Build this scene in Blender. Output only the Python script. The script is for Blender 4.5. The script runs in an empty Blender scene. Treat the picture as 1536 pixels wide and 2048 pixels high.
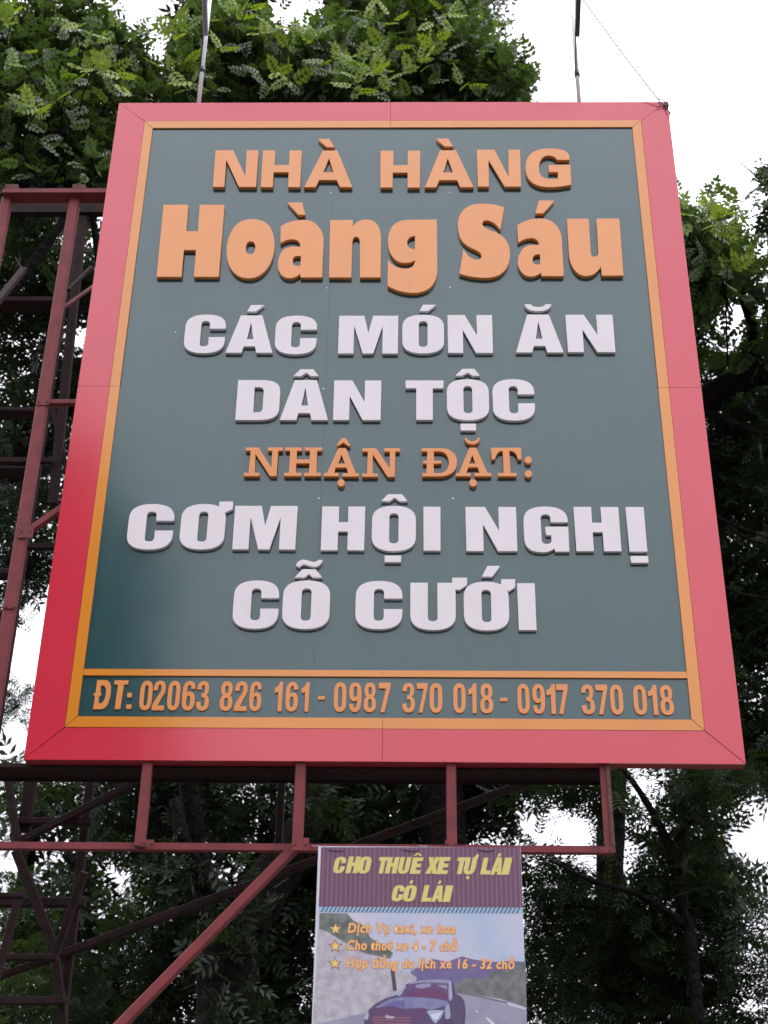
import bpy, math, random
import numpy as np
from mathutils import Vector, Matrix

# ---------------------------------------------------------------- camera
SC = bpy.context.scene
COL = SC.collection
F_PX, CX, CY = 3072.0, 768.0, 1024.0          # focal length in photo pixels (photo is 1536 x 2048)
CAM = Vector((0.1718, -7.9648, 1.6))
YAW, PITCH, ROLL = 0.0235, 0.5525, 0.0152
ZB = 4.888                                      # height of the sign's bottom edge above the ground

def cam_axes():
    cy, sy, cp, sp, cr, sr = (math.cos(YAW), math.sin(YAW), math.cos(PITCH), math.sin(PITCH), math.cos(ROLL), math.sin(ROLL))
    f = Vector((-sy * cp, cy * cp, sp)); r = Vector((cy, sy, 0)); u = r.cross(f)
    return r * cr + u * sr, -r * sr + u * cr, f
RT, UP, FW = cam_axes()
cam = bpy.data.cameras.new('camera'); cam_o = bpy.data.objects.new('camera', cam); COL.objects.link(cam_o)
cam_o.matrix_world = Matrix(((RT.x, UP.x, -FW.x, CAM.x), (RT.y, UP.y, -FW.y, CAM.y), (RT.z, UP.z, -FW.z, CAM.z), (0, 0, 0, 1)))
cam.sensor_fit = 'VERTICAL'; cam.sensor_height = 36.0; cam.sensor_width = 27.0
cam.lens = F_PX / 2048 * 36.0
cam.clip_start = 0.05; cam.clip_end = 2000
cam.dof.use_dof = True; cam.dof.focus_distance = 9.8; cam.dof.aperture_fstop = 2.6
SC.camera = cam_o

# ---------------------------------------------------------------- sky, sun, exposure
SUN_EL, SUN_AZ = math.radians(66), math.radians(100)   # azimuth measured clockwise from +Y
world = bpy.data.worlds.new('World'); SC.world = world; world.use_nodes = True
wn = world.node_tree; wn.nodes.clear()
w_out = wn.nodes.new('ShaderNodeOutputWorld'); w_bg = wn.nodes.new('ShaderNodeBackground')
w_sky = wn.nodes.new('ShaderNodeTexSky'); w_sky.sky_type = 'NISHITA'; w_sky.sun_disc = False
w_sky.sun_elevation = SUN_EL; w_sky.sun_rotation = SUN_AZ
w_mix = wn.nodes.new('ShaderNodeMixRGB'); w_mix.inputs[0].default_value = 0.95
w_mix.inputs[2].default_value = (20.3, 20.2, 22.2, 1)    # even overcast veil over the sky
w_tc = wn.nodes.new('ShaderNodeTexCoord'); w_sep = wn.nodes.new('ShaderNodeSeparateXYZ'); wn.links.new(w_tc.outputs['Generated'], w_sep.inputs[0])
w_ma = wn.nodes.new('ShaderNodeMath'); w_ma.operation = 'MULTIPLY_ADD'; w_ma.use_clamp = False; w_ma.inputs[1].default_value = 1.0; w_ma.inputs[2].default_value = 0.25
w_mx = wn.nodes.new('ShaderNodeMath'); w_mx.operation = 'MAXIMUM'; w_mx.inputs[1].default_value = 0.0
wn.links.new(w_sep.outputs[2], w_mx.inputs[0]); wn.links.new(w_mx.outputs[0], w_ma.inputs[0])
w_cl = wn.nodes.new('ShaderNodeVectorMath'); w_cl.operation = 'SCALE'; w_cl.inputs[0].default_value = (22.0, 21.9, 23.9)
wn.links.new(w_ma.outputs[0], w_cl.inputs['Scale']); wn.links.new(w_cl.outputs[0], w_mix.inputs[2])
wn.links.new(w_sky.outputs[0], w_mix.inputs[1]); wn.links.new(w_mix.outputs[0], w_bg.inputs[0])
w_bg.inputs[1].default_value = 0.1
wn.links.new(w_bg.outputs[0], w_out.inputs[0])
sun = bpy.data.lights.new('sun', 'SUN'); sun.energy = 0.6; sun.angle = math.radians(35); sun.color = (1, 0.96, 0.92)
sun_o = bpy.data.objects.new('sun', sun); COL.objects.link(sun_o)
sd = Vector((math.sin(SUN_AZ) * math.cos(SUN_EL), math.cos(SUN_AZ) * math.cos(SUN_EL), math.sin(SUN_EL)))
sun_o.rotation_euler = sd.to_track_quat('Z', 'Y').to_euler(); sun_o.location = sd * 40
SC.view_settings.view_transform = 'Standard'; SC.view_settings.look = 'None'
SC.view_settings.exposure = 0.34; SC.view_settings.gamma = 1.0; SC.view_settings.use_curve_mapping = False
SC.render.engine = 'CYCLES'
SC.cycles.max_bounces = 8; SC.cycles.transparent_max_bounces = 8

# ---------------------------------------------------------------- helpers
def s2l(c):
    return tuple((v / 255 / 12.92) if v / 255 <= 0.04045 else ((v / 255 + 0.055) / 1.055) ** 2.4 for v in c) + (1,)

def at(px, py, Y):
    """point of the plane y = Y that the photo shows at pixel (px, py)"""
    d = FW * F_PX + RT * (px - CX) + UP * (CY - py)
    return CAM + d * ((Y - CAM.y) / d.y)

def px_size(p):
    return (p - CAM).dot(FW) / F_PX

def to_px(P):
    d = P - np.array(CAM); z = d @ np.array(FW)
    return CX + F_PX * (d @ np.array(RT)) / z, CY - F_PX * (d @ np.array(UP)) / z

def new_mat(name, col, rough=0.5, ior=1.45, noise=0.0, nscale=8.0, bump=0.0, bscale=20.0, metal=0.0, col2=None, spec=None):
    m = bpy.data.materials.new(name); m.use_nodes = True
    nt = m.node_tree; b = nt.nodes['Principled BSDF']
    b.inputs['Base Color'].default_value = col if len(col) == 4 else tuple(col) + (1,)
    b.inputs['Roughness'].default_value = rough; b.inputs['IOR'].default_value = ior; b.inputs['Metallic'].default_value = metal
    tc = nt.nodes.new('ShaderNodeNewGeometry')
    if noise or col2:
        n = nt.nodes.new('ShaderNodeTexNoise'); n.inputs['Scale'].default_value = nscale; n.inputs['Detail'].default_value = 6
        nt.links.new(tc.outputs['Position'], n.inputs['Vector'])
        r = nt.nodes.new('ShaderNodeValToRGB')
        c = col if len(col) == 4 else tuple(col) + (1,)
        lo = col2 if col2 else tuple(v * (1 - noise) for v in c[:3]) + (1,)
        hi = c if col2 else tuple(min(1, v * (1 + noise)) for v in c[:3]) + (1,)
        r.color_ramp.elements[0].color = lo; r.color_ramp.elements[1].color = hi
        r.color_ramp.elements[0].position = 0.35; r.color_ramp.elements[1].position = 0.65
        nt.links.new(n.outputs[0], r.inputs[0]); nt.links.new(r.outputs[0], b.inputs['Base Color'])
    if bump:
        n2 = nt.nodes.new('ShaderNodeTexNoise'); n2.inputs['Scale'].default_value = bscale; n2.inputs['Detail'].default_value = 4
        nt.links.new(tc.outputs['Position'], n2.inputs['Vector'])
        bp = nt.nodes.new('ShaderNodeBump'); bp.inputs['Strength'].default_value = 1.0; bp.inputs['Distance'].default_value = bump
        nt.links.new(n2.outputs[0], bp.inputs['Height']); nt.links.new(bp.outputs[0], b.inputs['Normal'])
    return m

def mark(o, label=None, cat=None, group=None, kind=None):
    if label: o['label'] = label
    if cat: o['category'] = cat
    if group: o['group'] = group
    if kind: o['kind'] = kind
    return o

def empty(name, loc, label, cat, group=None):
    o = bpy.data.objects.new(name, None); COL.objects.link(o); o.location = loc; o.empty_display_size = 0.2
    o['wl'] = tuple(loc); del o['wl']
    WL[o.name] = Vector(loc)
    return mark(o, label, cat, group)
WL = {}

def link(name, me, mat, parent=None, origin=None):
    """links a mesh given in world coordinates; its origin goes to its own centre"""
    n = len(me.vertices); co = np.empty(n * 3, np.float32); me.vertices.foreach_get('co', co); co = co.reshape(-1, 3)
    c = Vector((co.min(0) + co.max(0)) / 2) if origin is None else Vector(origin)
    co -= np.array(c, np.float32); me.vertices.foreach_set('co', co.ravel()); me.update()
    if mat is not None:
        me.materials.clear(); me.materials.append(mat)
    o = bpy.data.objects.new(name, me); COL.objects.link(o)
    if parent is not None:
        o.parent = parent; o.location = c - WL[parent.name]
    else:
        o.location = c
    WL[o.name] = c
    return o

def mesh_pd(verts, faces, name='mesh'):
    me = bpy.data.meshes.new(name); me.from_pydata([tuple(v) for v in verts], [], faces); me.update(); return me

def box_mesh(x0, x1, y0, y1, z0, z1):
    v = [(x, y, z) for x in (x0, x1) for y in (y0, y1) for z in (z0, z1)]
    return mesh_pd(v, [(0, 1, 3, 2), (4, 6, 7, 5), (0, 4, 5, 1), (2, 3, 7, 6), (0, 2, 6, 4), (1, 5, 7, 3)])

def bar_mesh(a, b, w, d, ref=Vector((0, 1, 0)), over=0.0, kind='box', t=0.006):
    """steel member between two points: w across (in the plane seen from the street), d deep along ref"""
    a = Vector(a); b = Vector(b); ax = (b - a).normalized(); a = a - ax * over; b = b + ax * over
    dy = (ref - ax * ref.dot(ax)).normalized(); dx = ax.cross(dy).normalized()
    if kind == 'box':
        bev = min(w, d) * 0.12
        sec = [(-w/2+bev, -d/2), (w/2-bev, -d/2), (w/2, -d/2+bev), (w/2, d/2-bev), (w/2-bev, d/2), (-w/2+bev, d/2), (-w/2, d/2-bev), (-w/2, -d/2+bev)]
    else:   # angle iron
        sec = [(-w/2, -d/2), (w/2, -d/2), (w/2, -d/2+t), (-w/2+t, -d/2+t), (-w/2+t, d/2), (-w/2, d/2)]
    n = len(sec); v = [a + dx*p + dy*q for p, q in sec] + [b + dx*p + dy*q for p, q in sec]
    f = [(i, (i+1) % n, n+(i+1) % n, n+i) for i in range(n)] + [tuple(range(n))[::-1], tuple(range(n, 2*n))]
    me = mesh_pd(v, f); me.flip_normals() if False else None
    return me

def tube_mesh(pts, rad, n=10):
    pts = [Vector(p) for p in pts]; v = []; f = []
    rads = rad if isinstance(rad, (list, tuple)) else [rad] * len(pts)
    prev = None
    for i, p in enumerate(pts):
        t = (pts[min(i+1, len(pts)-1)] - pts[max(i-1, 0)]).normalized()
        ref = Vector((0, 0, 1)) if abs(t.z) < 0.9 else Vector((0, 1, 0))
        a = t.cross(ref).normalized() if prev is None else (prev - t * prev.dot(t)).normalized()
        prev = a; b = t.cross(a)
        for k in range(n):
            an = 2 * math.pi * k / n; v.append(p + (a * math.cos(an) + b * math.sin(an)) * rads[i])
    for i in range(len(pts) - 1):
        for k in range(n):
            f.append((i*n+k, i*n+(k+1) % n, (i+1)*n+(k+1) % n, (i+1)*n+k))
    f.append(tuple(range(n))[::-1]); f.append(tuple(range((len(pts)-1)*n, len(pts)*n)))
    me = mesh_pd(v, f)
    for p in me.polygons: p.use_smooth = len(p.vertices) == 4
    return me

def smooth_path(pts, sub=6):
    pts = [Vector(p) for p in pts]; out = []
    for i in range(len(pts) - 1):
        p0 = pts[max(i-1, 0)]; p1 = pts[i]; p2 = pts[i+1]; p3 = pts[min(i+2, len(pts)-1)]
        for k in range(sub):
            t = k / sub
            out.append(0.5 * ((2*p1) + (p2-p0)*t + (2*p0-5*p1+4*p2-p3)*t*t + (3*p1-p0-3*p2+p3)*t**3))
    out.append(pts[-1]); return out

# outlines: points (x, y) on the curve, (x, y, 0) quadratic control points
def flat(c, n=7):
    pts = []; L = list(c)
    while len(L[0]) == 3: L = L[1:] + L[:1]
    ex = []
    for i, p in enumerate(L):
        ex.append(p); q = L[(i+1) % len(L)]
        if len(p) == 3 and len(q) == 3: ex.append(((p[0]+q[0])/2, (p[1]+q[1])/2))
    i = 0
    while i < len(ex):
        p = ex[i]
        if len(p) == 2:
            pts.append(p); nx = ex[(i+1) % len(ex)]
            if len(nx) == 3:
                q = ex[(i+2) % len(ex)]
                for k in range(1, n):
                    t = k / n
                    pts.append(((1-t)**2*p[0] + 2*t*(1-t)*nx[0] + t*t*q[0], (1-t)**2*p[1] + 2*t*(1-t)*nx[1] + t*t*q[1]))
        i += 1
    return pts

def circle(cx, cy, r, n=28, ry=None):
    return [(cx + r*math.cos(2*math.pi*k/n), cy + (ry or r)*math.sin(2*math.pi*k/n)) for k in range(n)]

def outline_mesh(polys, y_front, depth, bevel=0.0, offset=0.0):
    """closed outlines given in metres (x, z) on the sign's plane -> solid plate; first vertex convention free"""
    cu = bpy.data.curves.new('outline', 'CURVE'); cu.dimensions = '2D'; cu.fill_mode = 'BOTH'
    for p in polys:
        s = cu.splines.new('POLY'); s.points.add(len(p) - 1)
        for k, (x, z) in enumerate(p): s.points[k].co = (x, z, 0, 1)
        s.use_cyclic_u = True
    cu.extrude = depth / 2 - bevel if depth else 0; cu.bevel_depth = bevel; cu.bevel_resolution = 1; cu.offset = offset - bevel
    ob = bpy.data.objects.new('outline', cu)
    me = bpy.data.meshes.new_from_object(ob); bpy.data.objects.remove(ob); bpy.data.curves.remove(cu)
    n = len(me.vertices); co = np.empty(n*3, np.float32); me.vertices.foreach_get('co', co); co = co.reshape(-1, 3)
    out = np.stack([co[:, 0], y_front + depth/2 - co[:, 2], co[:, 1]], 1)
    me.vertices.foreach_set('co', out.ravel().astype(np.float32)); me.update()
    return me

# ---------------------------------------------------------------- materials
E_RED = new_mat('red_panel', (0.60, 0.034, 0.058), 0.13, 1.66, noise=0.03, nscale=1.5, bump=0.0012, bscale=1.6)
E_ORG = new_mat('orange_panel', (0.68, 0.235, 0.022), 0.13, 1.66, noise=0.03, nscale=1.5, bump=0.0012, bscale=1.6)
E_GRN = new_mat('green_panel', (0.024, 0.074, 0.078), 0.12, 1.66, noise=0.05, nscale=2.0, bump=0.0032, bscale=1.1)
L_ORG = new_mat('orange_letter', (0.75, 0.28, 0.07), 0.28, 1.6, noise=0.02, nscale=5)
L_ORG2 = new_mat('orange_small_letter', (0.70, 0.24, 0.045), 0.28, 1.6, noise=0.02, nscale=5)
L_WHT = new_mat('white_letter', (0.735, 0.67, 0.685), 0.3, 1.5, noise=0.015, nscale=5)
M_STEEL = new_mat('oxide_red_steel', (0.215, 0.032, 0.038), 0.62, 1.42, col2=(0.15, 0.026, 0.028, 1), nscale=9, bump=0.0008, bscale=60)
M_RUST = new_mat('rusty_steel', (0.15, 0.052, 0.045), 0.75, 1.5, col2=(0.07, 0.025, 0.018, 1), nscale=22, bump=0.001, bscale=80)
M_REAR = new_mat('shaded_rear_steel', (0.030, 0.011, 0.012), 0.85, 1.35, col2=(0.015, 0.007, 0.007, 1), nscale=14, bump=0.001, bscale=70)  # rear frame steel with the shade under the canopy put into its colour
M_BACK = new_mat('sign_backing', (0.16, 0.15, 0.15), 0.7)
M_SIDE = new_mat('red_return', (0.30, 0.015, 0.03), 0.5)
M_WHITE = new_mat('white_enamel', (0.82, 0.80, 0.82), 0.35, noise=0.04, nscale=12)
M_DARK = new_mat('dark_metal', (0.05, 0.05, 0.055), 0.45, noise=0.2, nscale=20)
M_GREY = new_mat('galvanised_metal', (0.30, 0.30, 0.32), 0.4, metal=0.6, noise=0.1, nscale=30)
M_WIRE = new_mat('wire_metal', (0.45, 0.43, 0.42), 0.6)
M_TWINE = new_mat('black_cable', (0.035, 0.025, 0.03), 0.6)
M_BARK = new_mat('bark', (0.016, 0.012, 0.011), 0.95, col2=(0.005, 0.004, 0.004, 1), nscale=11, bump=0.06, bscale=18)
M_BARK.node_tree.nodes['Principled BSDF'].inputs['Specular IOR Level'].default_value = 0.12
M_GROUND = new_mat('ground', (0.08, 0.07, 0.055), 0.95, col2=(0.045, 0.05, 0.03, 1), nscale=0.7, bump=0.02, bscale=8)
M_ROAD = new_mat('asphalt', (0.06, 0.06, 0.062), 0.85, noise=0.25, nscale=3, bump=0.004, bscale=120)

def streaks(m, amt, sx=3.5, sz=0.5):
    nt = m.node_tree; b = nt.nodes['Principled BSDF']; src = b.inputs['Base Color'].links[0].from_socket
    g = nt.nodes.new('ShaderNodeNewGeometry'); mp = nt.nodes.new('ShaderNodeMapping'); mp.inputs['Scale'].default_value = (sx, sx, sz)
    n = nt.nodes.new('ShaderNodeTexNoise'); n.inputs['Scale'].default_value = 3.0; n.inputs['Detail'].default_value = 5
    nt.links.new(g.outputs['Position'], mp.inputs[0]); nt.links.new(mp.outputs[0], n.inputs['Vector'])
    r = nt.nodes.new('ShaderNodeMapRange'); r.inputs['From Min'].default_value = 0.35; r.inputs['From Max'].default_value = 0.7
    r.inputs['To Min'].default_value = 0.0; r.inputs['To Max'].default_value = amt
    nt.links.new(n.outputs[0], r.inputs['Value'])
    mx = nt.nodes.new('ShaderNodeMixRGB'); mx.inputs[2].default_value = (0.20, 0.19, 0.17, 1)
    nt.links.new(r.outputs[0], mx.inputs[0]); nt.links.new(src, mx.inputs[1]); nt.links.new(mx.outputs[0], b.inputs['Base Color'])
    rr = nt.nodes.new('ShaderNodeMapRange'); rr.inputs['To Min'].default_value = b.inputs['Roughness'].default_value - 0.01; rr.inputs['To Max'].default_value = b.inputs['Roughness'].default_value + 0.03
    nt.links.new(n.outputs[0], rr.inputs['Value']); nt.links.new(rr.outputs[0], b.inputs['Roughness'])
for m_, a_ in ((E_RED, 0.015), (E_ORG, 0.015), (E_GRN, 0.02), (L_WHT, 0.05), (L_ORG, 0.035), (L_ORG2, 0.035)):
    streaks(m_, a_)

# ---------------------------------------------------------------- ground
def sheet(name, x0, x1, y0, y1, z, mat):
    return mark(link(name, mesh_pd([(x0, y0, z), (x1, y0, z), (x1, y1, z), (x0, y1, z)], [(0, 1, 2, 3)]), mat), kind='structure')
sheet('ground', -600, 600, -600, 600, 0.0, M_GROUND)
sheet('road', -600, 600, -13.0, -5.5, 0.004, M_ROAD)
M_PAVE = new_mat('concrete', (0.21, 0.20, 0.19), 0.9, noise=0.15, nscale=2.5, bump=0.003, bscale=60)
mark(link('pavement', box_mesh(-200, 200, -5.4, -1.8, -0.1, 0.13), M_PAVE), kind='structure')
mark(link('kerb', box_mesh(-200, 200, -5.5, -5.402, -0.1, 0.15), M_PAVE), kind='structure')

# ---------------------------------------------------------------- the restaurant sign
W2, H = 2.0, 5.1343
SB, ST, SBT = 0.2064, 0.188, 0.1959      # red border: sides, top, bottom
sign = empty('restaurant_sign', (0, 0, ZB), 'tall green restaurant sign with red border, orange trim and raised Vietnamese lettering', 'sign')
Y_G, TRIM = 0.010, 0.060                  # green face sits back; width of the orange trim

def rect_uv(px, py, Y=0.0):
    p = at(px, py, Y); return p.x, p.z - ZB
GI = [rect_uv(304.5, 258.5), rect_uv(1264, 252), rect_uv(157, 1430.5), rect_uv(1383, 1441)]
gl = (GI[0][0] + GI[2][0]) / 2; gr = (GI[1][0] + GI[3][0]) / 2; gt = (GI[0][1] + GI[1][1]) / 2; gb = (GI[2][1] + GI[3][1]) / 2
O0 = (-W2, W2, 0.0, H); O1 = (-W2 + SB, W2 - SB, SBT, H - ST); O2 = (gl, gr, gb, gt)
zs = rect_uv(190, 772)[1]; zs2 = rect_uv(1362, 775)[1]; us_t = rect_uv(781, 225)[0]; us_b = rect_uv(765, 1480)[0]
G = 0.0012

def border(name, A, B, mat, y0, th, tilt):
    xl, xr, zb, zt = A; il, ir, ib, it = B
    polys = []
    polys.append([(xl+G, zt), (us_t-G, zt), (us_t-G, it+G), (il+G, it+G)])          # top left
    polys.append([(us_t+G, zt), (xr-G, zt), (ir-G, it+G), (us_t+G, it+G)])          # top right
    polys.append([(xl, zt-2*G), (il-G, it-2*G), (il-G, zs+G), (xl, zs+G)])          # left upper
    polys.append([(xl, zs-G), (il-G, zs-G), (il-G, ib+2*G), (xl, zb+2*G)])          # left lower
    polys.append([(xr, zt-2*G), (ir+G, it-2*G), (ir+G, zs2+G), (xr, zs2+G)])        # right upper
    polys.append([(xr, zs2-G), (ir+G, zs2-G), (ir+G, ib+2*G), (xr, zb+2*G)])        # right lower
    polys.append([(xl+G, zb), (us_b-G, zb), (us_b-G, ib-G), (il+G, ib-G)])          # bottom left
    polys.append([(us_b+G, zb), (xr-G, zb), (ir-G, ib-G), (us_b+G, ib-G)])          # bottom right
    for k, p in enumerate(polys):
        me = outline_mesh([[(x, z + ZB) for x, z in p]], y0, th)
        o = link(name, me, mat, sign)
        o.rotation_euler = tilt[k]
R = math.radians
red_t = [(R(.05), 0, 0), (R(-.08), 0, R(.1)), (R(.04), 0, R(.25)), (R(-.03), 0, R(-.55)), (R(.03), 0, R(.2)), (R(-.04), 0, R(.1)), (R(-.3), 0, R(-.05)), (R(.15), 0, R(.04))]
border('red_panel', O0, O1, E_RED, 0.0, 0.011, red_t)
org_t = [(0, 0, 0), (0, 0, R(.05)), (R(.02), 0, R(.2)), (R(-.02), 0, R(-.4)), (0, 0, R(.1)), (0, 0, R(.05)), (R(-.2), 0, 0), (R(.1), 0, 0)]
border('orange_trim', (O1[0]+.001, O1[1]-.001, O1[2]+.001, O1[3]-.001), O2, E_ORG, -0.0015, 0.0105, org_t)
# green sheets, split by the faint upright seam
useam = rect_uv(662, 500, Y_G)[0]
for a, b in ((O2[0]-0.03, useam-0.0004), (useam+0.0004, O2[1]+0.03)):
    link('green_panel', outline_mesh([[(a, O2[2]-0.03+ZB), (b, O2[2]-0.03+ZB), (b, O2[3]+0.03+ZB), (a, O2[3]+0.03+ZB)]], Y_G, 0.004), E_GRN, sign)
# divider above the telephone numbers
dt = (rect_uv(170, 1334)[1] + rect_uv(1374, 1347.5)[1]) / 2; db = (rect_uv(168, 1347)[1] + rect_uv(1376, 1360)[1]) / 2
um = rect_uv(766.5, 1345)[0]
for a, b in ((gl+0.0005, um-0.0008), (um+0.0008, gr-0.0005)):
    link('orange_divider', outline_mesh([[(a, db+ZB), (b, db+ZB), (b, dt+ZB), (a, dt+ZB)]], -0.0012, 0.0105), E_ORG, sign)
link('backing_box', box_mesh(-W2+0.006, W2-0.006, 0.0151, 0.075, ZB+0.006, ZB+H-0.006), M_BACK, sign)
for a in ((-W2+.001, -W2+0.0055, 0.0115, 0.08, ZB+.001, ZB+H-.001), (W2-0.0055, W2-.001, 0.0115, 0.08, ZB+.001, ZB+H-.001),
          (-W2+0.0057, W2-0.0057, 0.0115, 0.08, ZB+.001, ZB+0.0055), (-W2+0.0057, W2-0.0057, 0.0115, 0.08, ZB+H-0.0055, ZB+H-.001)):
    link('side_return', box_mesh(*a), M_SIDE, sign)
# screw heads on the green sheets
for px, py in ((661.5, 386), (899, 385.5), (654, 576), (900, 574.5), (647, 777.5), (637.5, 996.5), (906, 997), (884, 777), (351, 665), (745, 465)):
    p = at(px, py, Y_G); link('screw_head', outline_mesh([circle(p.x, p.z, 0.0048, 10)], Y_G-0.0016, 0.0028), M_WHITE, sign)

# ---- letter shapes, unit box, y down (heavy grotesque of the white rows)
HV = {
 'C': [[(1,.37),(1,.31),(1,0,0),(.5,0),(0,0,0),(0,.31),(0,.69),(0,1,0),(.5,1),(1,1,0),(1,.69),(1,.585),(.605,.585),(.605,.74),(.605,.825,0),(.495,.825),(.39,.825,0),(.39,.74),(.39,.255),(.39,.17,0),(.495,.17),(.605,.17,0),(.605,.255),(.605,.37)]],
 'O': [[(.5,0),(1,0,0),(1,.31),(1,.69),(1,1,0),(.5,1),(0,1,0),(0,.69),(0,.31),(0,0,0)],[(.5,.17),(.395,.17,0),(.395,.255),(.395,.745),(.395,.83,0),(.5,.83),(.605,.83,0),(.605,.745),(.605,.255),(.605,.17,0)]],
 'G': [[(1,.347),(1,.31),(1,0,0),(.5,0),(0,0,0),(0,.31),(0,.7),(0,1,0),(.38,1),(.58,1,0),(.66,.915),(.68,.985),(1,.985),(1,.444),(.49,.444),(.49,.63),(.61,.63),(.61,.74),(.61,.82,0),(.5,.82),(.39,.82,0),(.39,.73),(.39,.26),(.39,.175,0),(.5,.175),(.61,.175,0),(.61,.26),(.61,.347)]],
 'A': [[(0,1),(.27,0),(.73,0),(1,1),(.655,1),(.62,.83),(.38,.83),(.345,1)],[(.5,.19),(.425,.64),(.575,.64)]],
 'M': [[(0,1),(0,0),(.425,0),(.5,.46),(.575,0),(1,0),(1,1),(.74,1),(.74,.27),(.59,1),(.41,1),(.26,.27),(.26,1)]],
 'N': [[(0,1),(0,0),(.385,0),(.655,.55),(.655,0),(1,0),(1,1),(.62,1),(.34,.40),(.34,1)]],
 'H': [[(0,1),(0,0),(.39,0),(.39,.36),(.61,.36),(.61,0),(1,0),(1,1),(.61,1),(.61,.575),(.39,.575),(.39,1)]],
 'I': [[(0,0),(1,0),(1,1),(0,1)]],
 'D': [[(0,0),(.55,0),(1,0,0),(1,.28),(1,.72),(1,1,0),(.55,1),(0,1)],[(.4,.18),(.5,.18),(.615,.18,0),(.615,.29),(.615,.70),(.615,.81,0),(.5,.81),(.4,.81)]],
 'T': [[(0,0),(1,0),(1,.2),(.72,.2),(.72,1),(.28,1),(.28,.2),(0,.2)]],
 'U': [[(0,0),(.385,0),(.385,.73),(.385,.815,0),(.49,.815),(.6,.815,0),(.6,.73),(.6,0),(1,0),(1,.69),(1,1,0),(.5,1),(0,1,0),(0,.69)]],
 'E': [[(0,0),(1,0),(1,.21),(.48,.21),(.48,.39),(.93,.39),(.93,.59),(.48,.59),(.48,.79),(1,.79),(1,1),(0,1)]],
 'L': [[(0,0),(.48,0),(.48,.78),(1,.78),(1,1),(0,1)]],
 'X': [[(0,0),(.4,0),(.5,.26),(.6,0),(1,0),(.74,.49),(1,1),(.59,1),(.49,.72),(.39,1),(0,1),(.26,.49)]],
}
SIX = [[(.98,.27),(.66,.28),(.66,.14,0),(.52,.14),(.34,.14,0),(.34,.42),(.42,.36,0),(.58,.36),(1,.36,0),(1,.68),(1,1,0),(.5,1),(0,1,0),(0,.62),(0,.40),(0,0,0),(.52,0),(.96,0,0)],
       [(.5,.50),(.34,.50,0),(.34,.68),(.34,.86,0),(.5,.86),(.66,.86,0),(.66,.68),(.66,.50,0)]]
DG = {
 '0': [[(.5,0),(.98,0,0),(1,.32),(1,.68),(.98,1,0),(.5,1),(.02,1,0),(0,.68),(0,.32),(.02,0,0)],[(.5,.15),(.34,.15,0),(.34,.34),(.34,.66),(.34,.85,0),(.5,.85),(.66,.85,0),(.66,.66),(.66,.34),(.66,.15,0)]],
 '1': [[(1,0),(1,1),(.46,1),(.46,.33),(.27,.38,0),(0,.39),(0,.21),(.45,.18,0),(.6,0)]],
 '2': [[(0,.33),(0,0,0),(.5,0),(.98,0,0),(.98,.27),(.98,.42,0),(.7,.6),(.45,.84),(.98,.84),(.98,1),(0,1),(0,.86),(.1,.72,0),(.42,.50),(.64,.38,0),(.64,.27),(.64,.14,0),(.5,.14),(.34,.14,0),(.34,.33)]],
 '3': [[(.02,.29),(.02,0,0),(.48,0),(.93,0,0),(.93,.25),(.93,.42,0),(.76,.475),(1,.54,0),(1,.73),(1,1,0),(.48,1),(0,1,0),(0,.71),(.35,.69),(.35,.86,0),(.5,.86),(.67,.86,0),(.67,.72),(.67,.56,0),(.5,.56),(.38,.56),(.38,.42),(.5,.42),(.62,.42,0),(.62,.27),(.62,.14,0),(.48,.14),(.35,.14,0),(.35,.29)]],
 '6': SIX, '9': [[(1-p[0], 1-p[1]) + tuple(p[2:]) for p in c] for c in SIX],
 '7': [[(0,0),(1,0),(1,.14),(.52,1),(.15,1),(.62,.2),(0,.2)]],
 '8': [[(.5,0),(.95,0,0),(.95,.26),(.95,.42,0),(.80,.48),(1,.56,0),(1,.74),(1,1,0),(.5,1),(0,1,0),(0,.74),(0,.56,0),(.20,.48),(.05,.42,0),(.05,.26),(.05,0,0)],
       [(.5,.15),(.36,.15,0),(.36,.28),(.36,.41,0),(.5,.41),(.64,.41,0),(.64,.28),(.64,.15,0)],[(.5,.56),(.34,.56,0),(.34,.71),(.34,.86,0),(.5,.86),(.66,.86,0),(.66,.71),(.66,.56,0)]],
 '-': [[(0,0),(1,0),(1,1),(0,1)]],
}

def place_letter(polys, t, mat, name='letter', parent=None, bevel=0.0011, kind=None):
    return link(name, outline_mesh(polys, Y_G - t, t, bevel), mat, parent or sign)

def unit_letter(ch, xl, xr, yt, yb, ym, t, mat, font=HV):
    """letter from its left and right edge (photo pixels at height ym) and its top and bottom"""
    yf = Y_G - t
    a = at(xl, ym, yf); b = at(xr, ym, yf); zt = at((xl+xr)/2, yt, yf).z; zb = at((xl+xr)/2, yb, yf).z
    polys = [[(a.x + (b.x-a.x)*x, zt + (zb-zt)*y) for x, y in flat(c)] for c in font[ch]]
    return place_letter(polys, t, mat)

def traced(conts, ox, oy, s, t, mat, name='letter', parent=None, level=False):
    yf = Y_G - t; polys = []
    for c in conts:
        q = []
        for x, y in flat(c):
            p = at(ox + x/s, oy + y/s, yf); q.append((p.x, p.z))
        polys.append(q)
    return place_letter(polys, t, mat, name, parent)

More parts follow.
